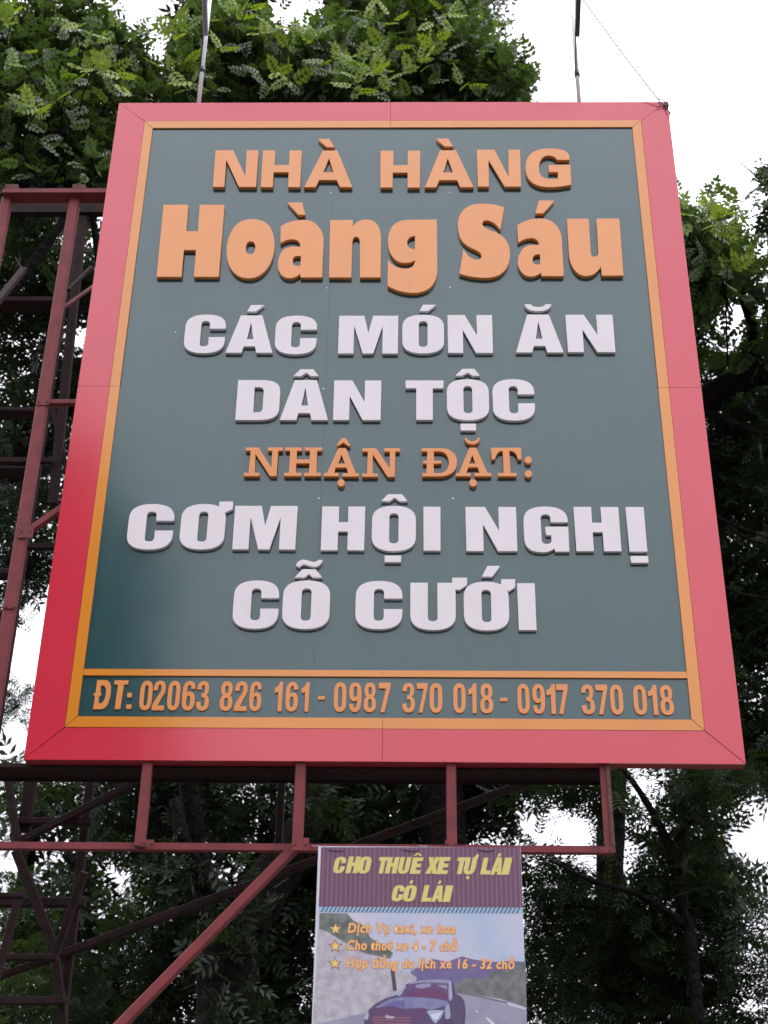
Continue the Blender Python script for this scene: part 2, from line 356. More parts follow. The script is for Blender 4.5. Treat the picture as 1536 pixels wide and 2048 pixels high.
# ---- row 1
T1 = 0.029
z1 = (400, 270, 3.84); z2 = (740, 260, 3.491)
traced([[(120,117),(255,117),(348,318),(360,117),(447,117),(432,398),(298,398),(202,190),(188,398),(98,398)]], *z1, T1, L_ORG)
traced([[(484,117),(576,118),(570,230),(684,230),(688,118),(780,118),(770,400),(676,400),(680,286),(566,285),(560,400),(466,400)]], *z1, T1, L_ORG)
a_ = traced([[(945,119),(1055,119),(1170,400),(1074,400),(1050,345),(915,345),(888,400),(798,400)], [(990,178),(943,286),(1027,286)]], *z1, T1, L_ORG)
traced([[(908,30),(993,30),(1032,93),(972,93)]], *z1, T1, L_ORG, 'accent', a_)
traced([[(74,144),(163,144),(162,245),(264,245),(265,144),(350,144),(348,401),(262,401),(262,297),(160,297),(158,401),(72,401)]], *z2, T1, L_ORG)
a_ = traced([[(490,141),(600,141),(724,399),(630,399),(608,350),(484,350),(463,400),(382,400)], [(543,197),(510,296),(582,296)]], *z2, T1, L_ORG)
traced([[(463,60),(545,60),(582,115),(520,115)]], *z2, T1, L_ORG, 'accent', a_)
traced([[(747,137),(868,137),(968,328),(968,137),(1047,137),(1055,395),(940,395),(828,210),(831,395),(753,395)]], *z2, T1, L_ORG)
traced([[(1393,208),(1306,208),(1290,178,0),(1242,178),(1180,185,0),(1180,262),(1180,340,0),(1250,340),(1312,340),(1312,293),(1248,293),(1248,243),(1398,241),(1406,381),(1330,400,0),(1237,399),(1086,392,0),(1086,258),(1090,128,0),(1250,128),(1393,128,0),(1393,192)]], *z2, T1, L_ORG)
# ---- row 2
T2 = 0.029
z3 = (300, 390, 4.8); z4 = (540, 390, 4.267); z5 = (900, 390, 4.151)
traced([[(130,93),(365,93),(345,347),(460,347),(478,93),(712,93),(662,785),(420,785),(440,528),(325,528),(303,785),(62,785)]], *z3, T2, L_ORG)
traced([[(975,230),(1090,230,0),(1146,300),(1196,370,0),(1195,485),(1190,600,0),(1135,690),(1060,800,0),(945,800),(840,800,0),(782,715),(733,640,0),(735,525),(737,400,0),(810,305),(870,232,0)], [(965,445),(1012,445,0),(1010,500),(1008,568,0),(965,568),(918,568,0),(918,508),(922,445,0)]], *z3, T2, L_ORG)
a_ = traced([[(92,267),(170,212,0),(285,212),(375,214,0),(415,270),(458,320,0),(457,395),(447,703),(258,703),(258,673),(215,710,0),(165,710),(110,708,0),(85,665),(66,630,0),(66,590),(68,530,0),(100,485),(135,440,0),(200,440),(262,440),(255,378,0),(190,378),(140,378,0),(88,412)], [(262,520),(235,520),(193,520,0),(193,560),(193,605,0),(232,605),(262,600)]], *z4, T2, L_ORG)
traced([[(150,63),(273,63),(302,168),(240,168)]], *z4, T2, L_ORG, 'accent', a_)
traced([[(514,213),(705,213),(705,268),(750,208,0),(825,208),(890,210,0),(920,260),(947,305,0),(947,380),(945,703),(767,703),(767,400),(765,357,0),(735,357),(705,357,0),(702,400),(695,703),(503,703)]], *z4, T2, L_ORG)
traced([[(1423,209),(1428,640),(1425,740,0),(1360,795),(1305,836,0),(1220,836),(1095,832,0),(1003,773),(1007,552),(1055,628,0),(1160,628),(1237,622,0),(1237,556),(1205,580,0),(1150,580),(1075,578,0),(1038,515),(1007,465,0),(1007,385),(1010,300,0),(1055,255),(1100,211,0),(1190,211)], [(1237,348),(1170,355,0),(1170,408),(1172,462,0),(1237,461)]], *z4, T2, L_ORG)
traced([[(448,101),(420,291),(365,212,0),(300,210),(265,212,0),(270,245),(280,275,0),(350,297),(430,322,0),(468,380),(498,420,0),(498,500),(496,590,0),(440,640),(390,688,0),(290,688),(160,685,0),(78,651),(112,445),(150,530,0),(225,537),(262,537,0),(262,500),(262,475,0),(190,445),(110,410,0),(85,355),(66,310,0),(66,235),(70,150,0),(130,108),(175,71,0),(270,71),(370,71,0)]], *z5, T2, L_ORG)
a_ = traced([[(560,250),(640,194,0),(745,194),(830,194,0),(880,250),(925,300,0),(928,370),(945,673),(757,673),(757,645),(715,677,0),(670,677),(615,675,0),(588,630),(562,590,0),(562,555),(565,500,0),(598,455),(630,413,0),(690,413),(742,413),(730,357,0),(670,357),(620,360,0),(565,395)], [(748,493),(728,493),(685,493,0),(685,538),(688,577,0),(722,577),(748,573)]], *z5, T2, L_ORG)
traced([[(740,45),(865,45),(775,152),(708,152)]], *z5, T2, L_ORG, 'accent', a_)
traced([[(972,197),(1150,195),(1168,470),(1170,512,0),(1200,512),(1232,512,0),(1232,470),(1217,195),(1405,195),(1441,669),(1260,669),(1253,595),(1205,673,0),(1130,673),(1065,671,0),(1030,615),(993,560,0),(988,490)]], *z5, T2, L_ORG)
# ---- white rows
TW = 0.025
def row(items, z, tr=TW):
    out = []
    for ch, xl, xr, yt, yb, ym in items:
        ox, oy, s = z
        out.append(unit_letter(ch, ox+xl/s, ox+xr/s, oy+yt/s, oy+yb/s, oy+ym/s, tr, L_WHT))
    return out
z6 = (350, 600, 3.413); z7 = (790, 600, 3.339); z8 = (450, 730, 2.4)
zA = (240, 980, 4.042); zB = (620, 980, 4.8); zC = (920, 980, 3.938); zD = (450, 1110, 2.363)
r = row([('C',66,342,99,363,230), ('A',343,665,105,360,360), ('C',684,967,106,370,240), ('M',1112,1521,107,365,365)], z6)
traced([[(519,34),(608,34),(553,78),(492,78)]], *z6, TW, L_WHT, 'accent', r[1])
r = row([('O',49,327,98,357,228), ('N',354,655,100,353,353), ('A',808,1127,97,350,350), ('N',1155,1473,98,348,348)], z7)
traced([[(188,31),(273,31),(222,73),(163,73)]], *z7, TW, L_WHT, 'accent', r[0])
traced([[(866,28),(907,28),(915,46,0),(955,46),(998,46,0),(1003,28),(1044,28),(1035,74,0),(955,74),(875,74,0)]], *z7, TW, L_WHT, 'accent', r[2])
r = row([('D',56,262,72,264,168), ('A',262,495,72,264,264), ('N',518,747,74,264,264), ('T',867,1048,74,263,74), ('O',1065,1267,68,265,168), ('C',1285,1486,68,267,168)], z8)
traced([[(362,20),(424,20),(450,53),(412,53),(391,37),(366,53),(328,53)]], *z8, TW, L_WHT, 'accent', r[1])
traced([[(1140,18),(1196,18),(1224,51),(1187,51),(1165,36),(1140,51),(1105,51)]], *z8, TW, L_WHT, 'accent', r[4])
traced([[(1131,281),(1205,281),(1205,314),(1131,314)]], *z8, TW, L_WHT, 'accent', r[4])
r = row([('C',64,430,113,481,300), ('O',488,848,113,481,300), ('M',906,1417,128,480,480)], zA)
traced([[(803,93),(912,93),(911,153),(853,181),(838,176),(800,137)]], *zA, TW-0.0004, L_WHT, 'accent', r[1])
r = row([('H',102,520,158,578,578), ('O',594,1016,152,587,370), ('I',1090,1254,160,582,582)], zB)
traced([[(750,40),(883,40),(938,107),(862,107),(812,73),(766,107),(682,107)]], *zB, TW, L_WHT, 'accent', r[1])
traced([[(716,628),(875,628),(873,692),(716,692)]], *zB, TW, L_WHT, 'accent', r[1])
r = row([('N',50,453,133,481,481), ('G',503,853,130,490,310), ('H',917,1273,133,482,482), ('I',1335,1477,134,485,485)], zC)
traced([[(1345,519),(1482,519),(1485,573),(1348,573)]], *zC, TW, L_WHT, 'accent', r[3])
r = row([('C',39,253,120,349,235), ('O',272,495,120,350,235), ('C',617,838,122,351,237), ('U',876,1090,131,355,240), ('O',1129,1342,126,357,240), ('I',1389,1473,133,355,355)], zD)
traced([[(366,67),(428,67),(460,106),(416,106),(396,90),(376,106),(328,106)]], *zD, TW, L_WHT, 'accent', r[1])
traced([[(334,50),(345,22,0),(372,22),(385,22,0),(405,30),(425,37,0),(445,22),(461,24),(452,54,0),(425,55),(405,55,0),(388,47),(368,38,0),(352,58)]], *zD, TW, L_WHT, 'accent', r[1])
traced([[(1074,107),(1144,107),(1144,140),(1112,164),(1088,164),(1074,140)]], *zD, TW-0.0004, L_WHT, 'accent', r[3])
traced([[(1306,114),(1371,114),(1371,152),(1342,172),(1322,160),(1304,137)]], *zD, TW-0.0004, L_WHT, 'accent', r[4])
traced([[(1241,51),(1299,51),(1264,102),(1213,102)]], *zD, TW, L_WHT, 'accent', r[4])
# ---- slab serif row
T5 = 0.029
zE = (470, 870, 4.389); zF = (800, 870, 5.12)
traced([[(92,109),(207,109),(320,287),(326,138),(288,138),(288,109),(420,109),(418,138),(380,138),(366,360),(306,360),(180,165),(172,331),(215,331),(213,360),(76,360),(79,331),(120,331),(137,138),(94,138)]], *zE, T5, L_ORG2)
traced([[(443,109),(587,109),(586,138),(543,138),(541,214),(655,214),(657,138),(614,138),(614,109),(765,109),(763,138),(722,138),(712,331),(754,331),(753,360),(606,360),(607,331),(650,331),(653,248),(538,248),(533,331),(579,331),(578,360),(430,360),(432,331),(474,331),(483,138),(442,138)]], *zE, T5, L_ORG2)
a_ = traced([[(907,114),(972,114),(1060,337),(1084,337),(1084,364),(944,364),(945,336),(993,336),(978,285),(884,285),(868,331),(909,331),(909,362),(780,362),(782,332),(808,332)], [(935,172),(905,250),(965,250)]], *zE, T5, L_ORG2)
traced([[(935,28),(972,28),(1013,92),(997,97),(950,66),(908,95),(893,90)]], *zE, T5, L_ORG2, 'accent', a_)
traced([circle(931, 419, 32)], *zE, T5, L_ORG2, 'accent', a_)
traced([[(1118,115),(1238,115),(1358,291),(1358,145),(1310,145),(1310,115),(1447,115),(1447,145),(1408,145),(1404,367),(1340,367),(1210,170),(1207,338),(1252,338),(1252,366),(1115,366),(1115,338),(1160,338),(1165,145),(1118,145)]], *zE, T5, L_ORG2)
traced([[(222,135),(420,135),(500,137,0),(545,180),(583,215,0),(583,280),(583,345,0),(535,385),(485,424,0),(400,424),(228,424),(228,390),(270,390),(273,292),(235,292),(236,262),(276,262),(278,168),(222,168)], [(347,168),(400,168),(455,170,0),(478,205),(500,240,0),(500,280),(500,325,0),(478,355),(450,390,0),(400,390),(345,390),(346,292),(422,292),(425,262),(347,262)]], *zF, T5, L_ORG2)
a_ = traced([[(710,129),(780,129),(897,388),(936,388),(936,422),(762,422),(764,388),(815,388),(795,330),(700,330),(680,388),(725,388),(723,422),(572,422),(575,388),(604,388)], [(740,205),(708,292),(772,292)]], *zF, T5, L_ORG2)
traced([[(660,30),(683,30),(697,63,0),(740,63),(783,63,0),(798,30),(820,30),(808,96,0),(740,96),(675,96,0)]], *zF, T5, L_ORG2, 'accent', a_)
traced([circle(748, 489, 38)], *zF, T5, L_ORG2, 'accent', a_)
traced([[(932,130),(1240,130),(1245,250),(1208,250),(1195,162,0),(1120,162),(1131,388),(1194,388),(1193,422),(1003,422),(1005,388),(1063,388),(1050,162),(988,165,0),(972,250),(938,250)]], *zF, T5, L_ORG2)
traced([circle(1313, 255, 37)], *zF, T5, L_ORG2); traced([circle(1315, 397, 37)], *zF, T5, L_ORG2)
# ---- telephone row
T8 = 0.009
zG = (170, 1330, 2.518); zH = (760, 1330, 2.518); zI = (130, 1310, 13.65)
traced([[(880,680),(1080,680),(1180,680,0),(1220,750),(1255,800,0),(1255,900),(1240,1180,0),(1160,1350),(1090,1480,0),(960,1480),(760,1480),(815,1115),(775,1115),(790,1035),(832,1035)], [(985,835),(1040,835),(1085,840,0),(1105,890),(1125,930,0),(1120,1000),(1110,1130,0),(1070,1220),(1030,1315,0),(950,1315),(905,1315),(935,1115),(975,1115),(992,1035),(955,1035)]], *zI, T8, L_ORG2)
traced([[(150,77),(219,77),(216,98),(197,98),(178,222),(148,222),(166,98),(146,98)]], *zG, T8, L_ORG2)
traced([[(214,140),(236,140),(234,163),(211,163)]], *zG, T8, L_ORG2); traced([[(208,199),(234,199),(232,221),(206,221)]], *zG, T8, L_ORG2)
def digits(items, z):
    for ch, xl, xr in items:
        X0 = z[0] + xl/z[2]; X1 = z[0] + xr/z[2]; xm = (X0+X1)/2
        yt = 1361 + (xm-290)*0.0089; yb = 1420.3 + (xm-290)*0.0094
        if ch == '-': yt, yb = yt + 28.2, yt + 35.2
        unit_letter(ch, X0, X1, yt, yb, (yt+yb)/2, T8, L_ORG2, DG)
digits([('0',276,338),('2',342,404),('0',416,478),('6',489,554),('3',562,626),('8',680,744),('2',754,818),('6',828,889),('1',954,994),('6',1010,1073),('1',1090,1128),('-',1174,1208),('0',1253,1316),('9',1330,1392),('8',1404,1466),('7',1479,1538)], zG)
digits([('3',112,176),('7',186,240),('0',250,314),('0',369,431),('1',446,486),('8',504,570),('-',605,641),('0',692,753),('9',768,831),('1',840,884),('7',889,948),('3',1014,1081),('7',1089,1148),('0',1160,1224),('0',1277,1343),('1',1353,1397),('8',1410,1478)], zH)

# ---------------------------------------------------------------- steel frame that carries the sign
fr = empty('steel_frame', (-2.6, 0.5, 0), 'oxide red lattice tower and beams carrying the tall restaurant sign', 'steel frame')
def member(name, a, b, wpx, Y, d=0.05, Y2=None, mat=None, over=0.0, kind='box'):
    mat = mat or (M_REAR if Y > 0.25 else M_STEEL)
    Y2 = Y if Y2 is None else Y2
    A = at(a[0], a[1], Y); B = at(b[0], b[1], Y2); w = wpx * px_size((A+B)/2)
    if d > 0.02: A.y += d/2; B.y += d/2
    return link(name, bar_mesh(A, B, w, d, over=over, kind=kind), mat, fr)
def plumb(name, px, py, py2, wpx, Y, d=0.055, mat=M_STEEL, z2=None):
    A = at(px, py, Y); w = wpx * px_size(A); zb = at(px, py2, Y).z if z2 is None else z2
    return link(name, bar_mesh((A.x, Y+d/2, zb), (A.x, Y+d/2, A.z), w, d), mat, fr)
# under the sign: four hangers, bottom chord, top beam
for px, py2, w, m in ((296, 1691, 20, M_STEEL), (602, 1690, 21, M_STEEL), (902, 1693, 20, M_STEEL)):
    plumb('hanger_post', px, 1512, py2, w, 0.018, 0.05, m)
plumb('hanger_post', 1204.5, 1516, 1697, 13, 0.03, 0.012); plumb('hanger_post', 1214.5, 1516, 1704, 8, 0.018, 0.07, M_RUST)
cl = at(-60, 1690, 0.075); cr_ = at(1219, 1701, 0.075)
link('bottom_chord', box_mesh(cl.x-1.2, cr_.x, 0.072, 0.078, cl.z-0.018, cl.z+0.020), M_STEEL, fr)
link('bottom_chord', box_mesh(cl.x-1.2, cr_.x-.002, 0.0785, 0.115, cl.z-0.018, cl.z-0.012), M_STEEL, fr)
tb = at(5, 1519, 0.085); te = at(1213, 1524, 0.085)
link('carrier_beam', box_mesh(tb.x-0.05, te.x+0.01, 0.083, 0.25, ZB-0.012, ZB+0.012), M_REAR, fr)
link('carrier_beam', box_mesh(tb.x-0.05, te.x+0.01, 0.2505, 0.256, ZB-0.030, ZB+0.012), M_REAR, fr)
# tower posts
YT = 0.10
plumb('tower_post', 149, 392, 0, 21, YT, 0.06, z2=0.0)
plumb('tower_post', 13, 392, 0, 19, YT, 0.06, z2=0.0)
for px, yy in ((150, 0.95), (8, 0.95)):
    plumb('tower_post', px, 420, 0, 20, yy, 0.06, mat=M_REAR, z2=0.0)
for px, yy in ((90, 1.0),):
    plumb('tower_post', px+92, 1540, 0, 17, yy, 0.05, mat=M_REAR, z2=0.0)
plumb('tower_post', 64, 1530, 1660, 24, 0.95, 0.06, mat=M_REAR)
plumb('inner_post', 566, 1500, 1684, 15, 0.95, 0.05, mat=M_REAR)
# head beams
p0 = at(5, 381, 0.06); p1 = at(232, 381, 0.06)
link('head_beam', box_mesh(p0.x, p1.x+1.0, 0.055, 0.061, p0.z-0.022, p0.z+0.016), M_STEEL, fr)
link('head_beam', box_mesh(p0.x, p1.x+1.0, 0.0612, 0.165, p0.z-0.022, p0.z-0.016), M_STEEL, fr)
pb = at(20, 412, 0.9); pc = at(165, 412, 0.9)
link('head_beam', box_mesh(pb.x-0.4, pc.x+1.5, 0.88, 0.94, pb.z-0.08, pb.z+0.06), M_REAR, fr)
for px in (22, 157):
    a = at(px, 377, 0.06); link('cap_plate', box_mesh(a.x-0.045, a.x+0.045, 0.057, 0.13, a.z+0.003, a.z+0.04), M_RUST, fr)
# rungs
for (a, b, w, Y, d) in (((-60, 597, 0), (122, 597, 0), 12, 0.82, 0.14), ((-60, 816, 0), (84, 818, 0), 9, 0.3, 0.11), ((82, 802, 0), (190, 802, 0), 11, 0.105, 0.04),
                        ((-60, 919, 0), (106, 919, 0), 11, 0.86, 0.03), ((-40, 934, 0), (60, 934, 0), 6, 0.5, 0.12), ((40, 1091, 0), (140, 1091, 0), 11, 0.9, 0.04),
                        ((-60, 1141, 0), (18, 1141, 0), 12, 0.5, 0.1), ((40, 1640, 0), (182, 1641, 0), 14, 0.92, 0.05), ((-50, 1789, 0), (46, 1789, 0), 9, 0.3, 0.05),
                        ((-50, 1802, 0), (170, 1803, 0), 18, 0.95, 0.05), ((-50, 1913, 0), (112, 1913, 0), 13, 0.83, 0.04), ((-50, 2001, 0), (130, 1999, 0), 15, 0.84, 0.04)):
    member('rung', a, b, w, Y, d)
# braces
for (a, b, w, Y, Y2, d) in (((-25, 622), (46, 536), 15, 0.3, 0.8, 0.04), ((128, 615), (196, 566), 7, 0.2, 0.35, 0.02), ((136, 578), (182, 532), 7, 0.7, 0.9, 0.03),
                            ((48, 1064), (135, 1005), 14, 0.09, 0.09, 0.05), ((165, 430), (104, 1005), 18, 0.9, 0.9, 0.05), ((100, 800), (150, 1010), 10, 0.95, 0.9, 0.03),
                            ((30, 1700), (114, 1910), 19, 0.85, 0.9, 0.05), ((168, 1742), (110, 1905), 14, 0.4, 0.6, 0.04),
                            ((112, 1910), (1112, 1541), 15, 0.95, 0.95, 0.05), ((20, 1690), (305, 1545), 14, 0.9, 0.9, 0.04), ((-30, 1960), (112, 1912), 13, 0.9, 0.9, 0.04),
                            ((12, 1540), (36, 1700), 15, 0.9, 0.88, 0.05), ((40, 1780), (-20, 1990), 13, 0.5, 0.5, 0.05), ((110, 1910), (135, 2120), 16, 0.9, 0.9, 0.05)):
    member('brace', a, b, w, Y, d, Y2)
member('main_brace', (601, 1680), (190, 2098), 21, 0.06, 0.055, 0.06)
# gusset plates and bolts at the joints
for px, py, Y, w, h in ((601, 1688, 0.012, 34, 26), (52, 1062, 0.088, 30, 30), (20, 1213, 0.092, 28, 9), (86, 803, 0.094, 26, 16), (296, 1686, 0.012, 24, 14), (902, 1688, 0.012, 24, 14), (1212, 1700, 0.012, 24, 12)):
    c = at(px, py, Y); k = px_size(c)
    gp_ = link('gusset_plate', box_mesh(c.x - w*k/2, c.x + w*k/2, Y, Y+0.005, c.z - h*k/2, c.z + h*k/2), M_STEEL, fr)
    for sx in (-0.3, 0.3):
        link('bolt', outline_mesh([circle(c.x + sx*w*k, c.z, 0.007, 6)], Y-0.006, 0.006), M_RUST, gp_)

# ---------------------------------------------------------------- floodlight poles over the sign
def flood(px_base, px_top, lbl, joint_y, arm_px, loc_dark):
    base = at(px_base, 206, 0.045); base.z -= 0.12
    t = empty('floodlight_pole', base, lbl, 'floodlight pole', 'floodlight poles above the sign')
    top = Vector((base.x, base.y, at(px_top, -40, 0.045).z))
    j = at(px_base + (px_top-px_base)*(206-joint_y)/206.0, joint_y, 0.045)
    link('pole', tube_mesh([base, Vector((base.x, base.y, top.z + 0.5))], 0.0155, 12), M_WHITE, t)
    link('clamp', tube_mesh([Vector((base.x, base.y, j.z-0.03)), Vector((base.x, base.y, j.z+0.03))], 0.021, 12), M_DARK, t)
    link('strut', tube_mesh([Vector((base.x-0.012, base.y-0.03, j.z-0.02)), Vector((base.x-0.008+loc_dark, base.y-0.16, j.z+0.9))], 0.0055, 8), M_DARK, t)
    arm0 = at(px_base + (px_top-px_base)*(206-arm_px)/206.0, arm_px, 0.0)
    tip = Vector((base.x + 0.02, -1.6, top.z + 0.62))
    a0 = Vector((base.x + 0.012, -0.02, arm0.z))
    link('arm', bar_mesh(a0, a0.lerp(tip, 0.99), 0.036, 0.03, ref=Vector((0, 0.5, 1))), M_GREY if px_base < 500 else M_DARK, t)
    hd = tip
    h = link('lamp_head', bar_mesh(hd + Vector((-0.17, -0.05, 0.02)), hd + Vector((0.17, -0.05, 0.02)), 0.20, 0.11, ref=Vector((0, 0.7, -0.5))), M_DARK, t)
    link('lens', bar_mesh(hd + Vector((-0.15, -0.012, -0.033)), hd + Vector((0.15, -0.012, -0.033)), 0.17, 0.012, ref=Vector((0, 0.7, -0.5))), M_WHITE, h)
    return t
flood(397.5, 417, 'pale floodlight pole above the left half of the sign, in front of leaves', 140, 76, 0.02)
flood(1158.5, 1155, 'pale floodlight pole above the right half of the sign, against white sky', 148, 78, 0.03)

# wire tied round the top right corner of the sign
wtop = at(1172, 0, -0.25); wcor = at(1322, 206, -0.02)
wr = empty('stay_wire', wcor, 'thin wire running down to the knotted black cable at the sign corner', 'wire')
wpts = [wcor.lerp(at(1100, -95, -0.5), k/12) - Vector((0, 0, 0.035*math.sin(math.pi*k/12))) for k in range(13)]
link('wire', tube_mesh(wpts, 0.0050, 6), M_WIRE, wr)
def cor(px, py, Y=-0.012): return at(px, py, Y)
knots = [[(1316,199),(1322,205),(1328,211),(1332,215)], [(1314,214.5),(1322,212.5),(1331,211)], [(1331,211),(1334,219),(1338,225),(1340,231)], [(1331,211),(1336,205),(1338,202)],
         [(1332,212),(1337,210),(1340,207)], [(1316,199),(1324,199),(1330,204),(1334,209)], [(1328,208),(1333,204),(1336,209),(1332,214),(1329,209)], [(1334,219),(1340,226),(1340,231)], [(1327,212),(1334,216),(1337,212),(1331,206)]]
for k, kp in enumerate(knots):
    link('cable_loop', tube_mesh(smooth_path([cor(x, y, -0.010 - 0.004*(k % 4)) for x, y in kp], 4), 0.0034, 6), M_TWINE, wr)

# ---------------------------------------------------------------- banner
YB = 0.004
bn_o = at(840, 1692, YB)
bn = empty('vinyl_banner', bn_o, 'purple topped vinyl car hire banner hanging under the sign frame', 'banner')
zb7 = (620, 1680, 3.491)
def B(x, y, layer): 
    p = at(620 + x/3.491, 1680 + y/3.491, YB - 0.0007*layer); return p
def bpoly(name, pts, layer, mat, parent=None):
    c = [B(x, y, layer) for x, y in flat(pts, 6)]
    return link(name, mesh_pd(c, [tuple(range(len(c)))]), mat, parent or bn)
def bm(name, c, noise=0.0, ns=8, c2=None): return new_mat(name, s2l(c), 0.45, 1.45, noise=noise, nscale=ns, col2=s2l(c2) if c2 else None)
XL = lambda y: 66 - (y-45)*0.0365; XR = lambda y: 1469 + (y-50)*0.0365
BOT = 2300
sheet_me = outline_mesh([[(B(XL(42)-8, 42, 0).x, B(0, 42, 0).z), (B(XR(42)+2, 42, 0).x, B(0, 42, 0).z), (B(XR(42)+2, 42, 0).x, B(0, BOT, 0).z), (B(XL(42)-8, 42, 0).x, B(0, BOT, 0).z)]], YB-0.0004, 0.0025)
link('banner_sheet', sheet_me, bm('vinyl_white', (208, 203, 214), 0.05, 20), bn)
prp = bpoly('printed_heading', [(XL(48)+12, 50), (XR(48), 50), (XR(478), 478), (XL(478)+10, 478)], 1, bm('print_purple', (106, 70, 92), 0.05, 10))
vs, fs = [], []
for k in range(43):
    x = 92 + k*32.4; xa = lambda y: x + (x-770)/700*0.0365*(y-45)
    b0 = len(vs); vs += [B(xa(50), 50, 1.4), B(xa(50)+9, 50, 1.4), B(xa(478)+9, 478, 1.4), B(xa(478), 478, 1.4)]; fs.append((b0, b0+1, b0+2, b0+3))
link('pinstripes', mesh_pd(vs, fs), bm('print_lilac', (128, 94, 118)), prp)
band = bpoly('printed_stripe_band', [(XL(478)+10, 466), (XR(478), 472), (XR(510), 514), (XL(510)+10, 505)], 1.7, bm('print_light_blue', (152, 182, 204)))
vs, fs = [], []
for k in range(50):
    x = 72 + k*28.4; b0 = len(vs); dy = (x-66)/1400*8
    if x + 40 > 1478: break
    vs += [B(x+22, 466+dy*.8, 2), B(x+34, 466+dy*.8, 2), B(x+12, 504+dy, 2), B(x, 504+dy, 2)]; fs.append((b0, b0+1, b0+2, b0+3))
link('slanted_stripes', mesh_pd(vs, fs), bm('print_slate', (88, 98, 124)), band)
pic = bpoly('printed_picture', [(XL(505)+9, 505), (XR(510), 514), (XR(1500)-3, 1500), (XL(1500)+5, 1500)], 1, bm('print_sky', (170, 184, 208), c2=(200, 194, 208), ns=3.0))
bpoly('printed_mountain', [(700,920),(760,880),(860,830),(960,850),(1060,812),(1150,835),(1250,850),(1330,850),(1400,845),(1500,850),(1505,1010),(740,1010)], 1.3, bm('print_violet', (100, 92, 138), c2=(118, 108, 146), ns=12), pic)
bpoly('printed_hill', [(1000,1010),(1100,960),(1200,975),(1280,920),(1380,905),(1505,840),(1512,1170),(1330,1110),(1150,1080),(1000,1070)], 1.6, bm('print_hill_green', (92, 98, 96), c2=(126, 124, 126), ns=24), pic)
bpoly('printed_trees', [(66,510),(260,512),(300,560),(380,600),(420,680),(520,740),(580,790),(560,830),(470,810),(380,790),(200,690),(120,640),(64,620)], 1.7, bm('print_tree_green', (84, 94, 88), c2=(124, 130, 124), ns=22), pic)
bpoly('printed_cliff', [(62,612),(120,640),(250,700),(400,790),(560,880),(680,920),(745,960),(740,1010),(600,1060),(560,1100),(420,1190),(380,1285),(20,1290),(30,1100)], 1.5, bm('print_cliff', (164, 158, 166), c2=(190, 184, 194), ns=22), pic)
bpoly('printed_road', [(1010,1066),(1150,1085),(1512,1190),(1520,1500),(20,1500),(20,1290),(380,1210),(600,1080)], 1.55, bm('print_road', (142, 138, 158), c2=(156, 152, 170), ns=9), pic)
bpoly('printed_road_line', [(1225,1240),(1240,1240),(1300,1290),(1270,1290)], 1.8, bm('print_white', (214, 208, 220)), pic)
bpoly('printed_road_line', [(1150,1190),(1160,1190),(1180,1205),(1168,1205)], 1.8, bpy.data.materials['print_white'], pic)
bpoly('printed_guard_rail', [(1030,1062),(1180,1085),(1380,1130),(1380,1145),(1180,1098),(1030,1072)], 1.85, bm('print_rail', (118, 112, 128)), pic)
bpoly('printed_pole', [(562,905),(590,905),(607,1050),(580,1060)], 1.9, bm('print_pole', (92, 62, 78)), pic)
def cp(pts): return [((700 + p[0]/5.908 - 620)*3.491, (1930 + p[1]/5.908 - 1680)*3.491) + tuple(p[2:]) for p in pts]
car = bpoly('printed_car', cp([(165,700),(168,600,0),(215,535),(300,440,0),(430,390),(560,350),(640,250),(680,205,0),(800,184),(950,170,0),(1180,178),(1215,190,0),(1225,230),(1246,340),(1330,365,0),(1350,430),(1372,520,0),(1360,650),(1340,1000),(200,1000)]), 2.2, bm('print_car', (80, 66, 98), c2=(98, 80, 114), ns=14))
def cpoly(n, pts, lay, m): bpoly(n, cp(pts), lay, m, car)
cpoly('printed_roof', [(690,208),(800,182,0),(950,173),(1100,168,0),(1180,178),(1205,200),(1190,218),(970,206),(850,206),(700,228)], 2.4, bm('print_roof', (148, 144, 176)))
cpoly('printed_windscreen', [(640,300),(700,228),(850,206),(1162,216),(1168,400),(1150,415),(900,385),(590,366)], 2.5, bm('print_glass', (96, 66, 106), c2=(112, 84, 124), ns=20))
cpoly('printed_glass_shade', [(690,335),(860,290),(1010,285),(1135,330),(1150,402),(900,378),(690,365)], 2.6, bm('print_maroon', (108, 62, 98)))
cpoly('printed_sky_reflection', [(770,240),(860,214,0),(960,217),(950,262),(900,262),(860,276),(780,268)], 2.7, bm('print_reflection', (146, 142, 176)))
cpoly('printed_sky_reflection', [(1030,238),(1140,236),(1152,284),(1080,262)], 2.7, bpy.data.materials['print_reflection'])
cpoly('printed_pillar', [(1165,196),(1196,196),(1212,380),(1186,430),(1166,400)], 2.8, bm('print_pillar', (166, 162, 190)))
cpoly('printed_pillar', [(520,352),(560,322),(646,240),(664,256),(592,366)], 2.8, bpy.data.materials['print_pillar'])
cpoly('printed_mirror', [(460,348),(470,318,0),(530,305),(520,345),(480,372)], 2.8, bpy.data.materials['print_pillar'])
cpoly('printed_side_window', [(1216,240),(1243,330),(1238,372),(1214,372)], 2.8, bm('print_dark_glass', (74, 58, 92)))
cpoly('printed_bonnet', [(300,502),(420,410,0),(560,380),(740,372,0),(900,390),(1060,400,0),(1162,432),(1140,490,0),(960,530),(850,505),(640,518),(480,480),(340,505)], 2.5, bm('print_shine', (134, 138, 174), c2=(116, 116, 160), ns=16))
cpoly('printed_bonnet_shade', [(390,478),(520,425),(650,415),(650,512),(500,486)], 2.6, bm('print_blue_violet', (106, 98, 150)))
cpoly('printed_bonnet_edge', [(250,530),(400,488),(600,524),(850,522),(905,560),(860,640),(255,600)], 2.6, bm('print_plum', (96, 66, 104)))
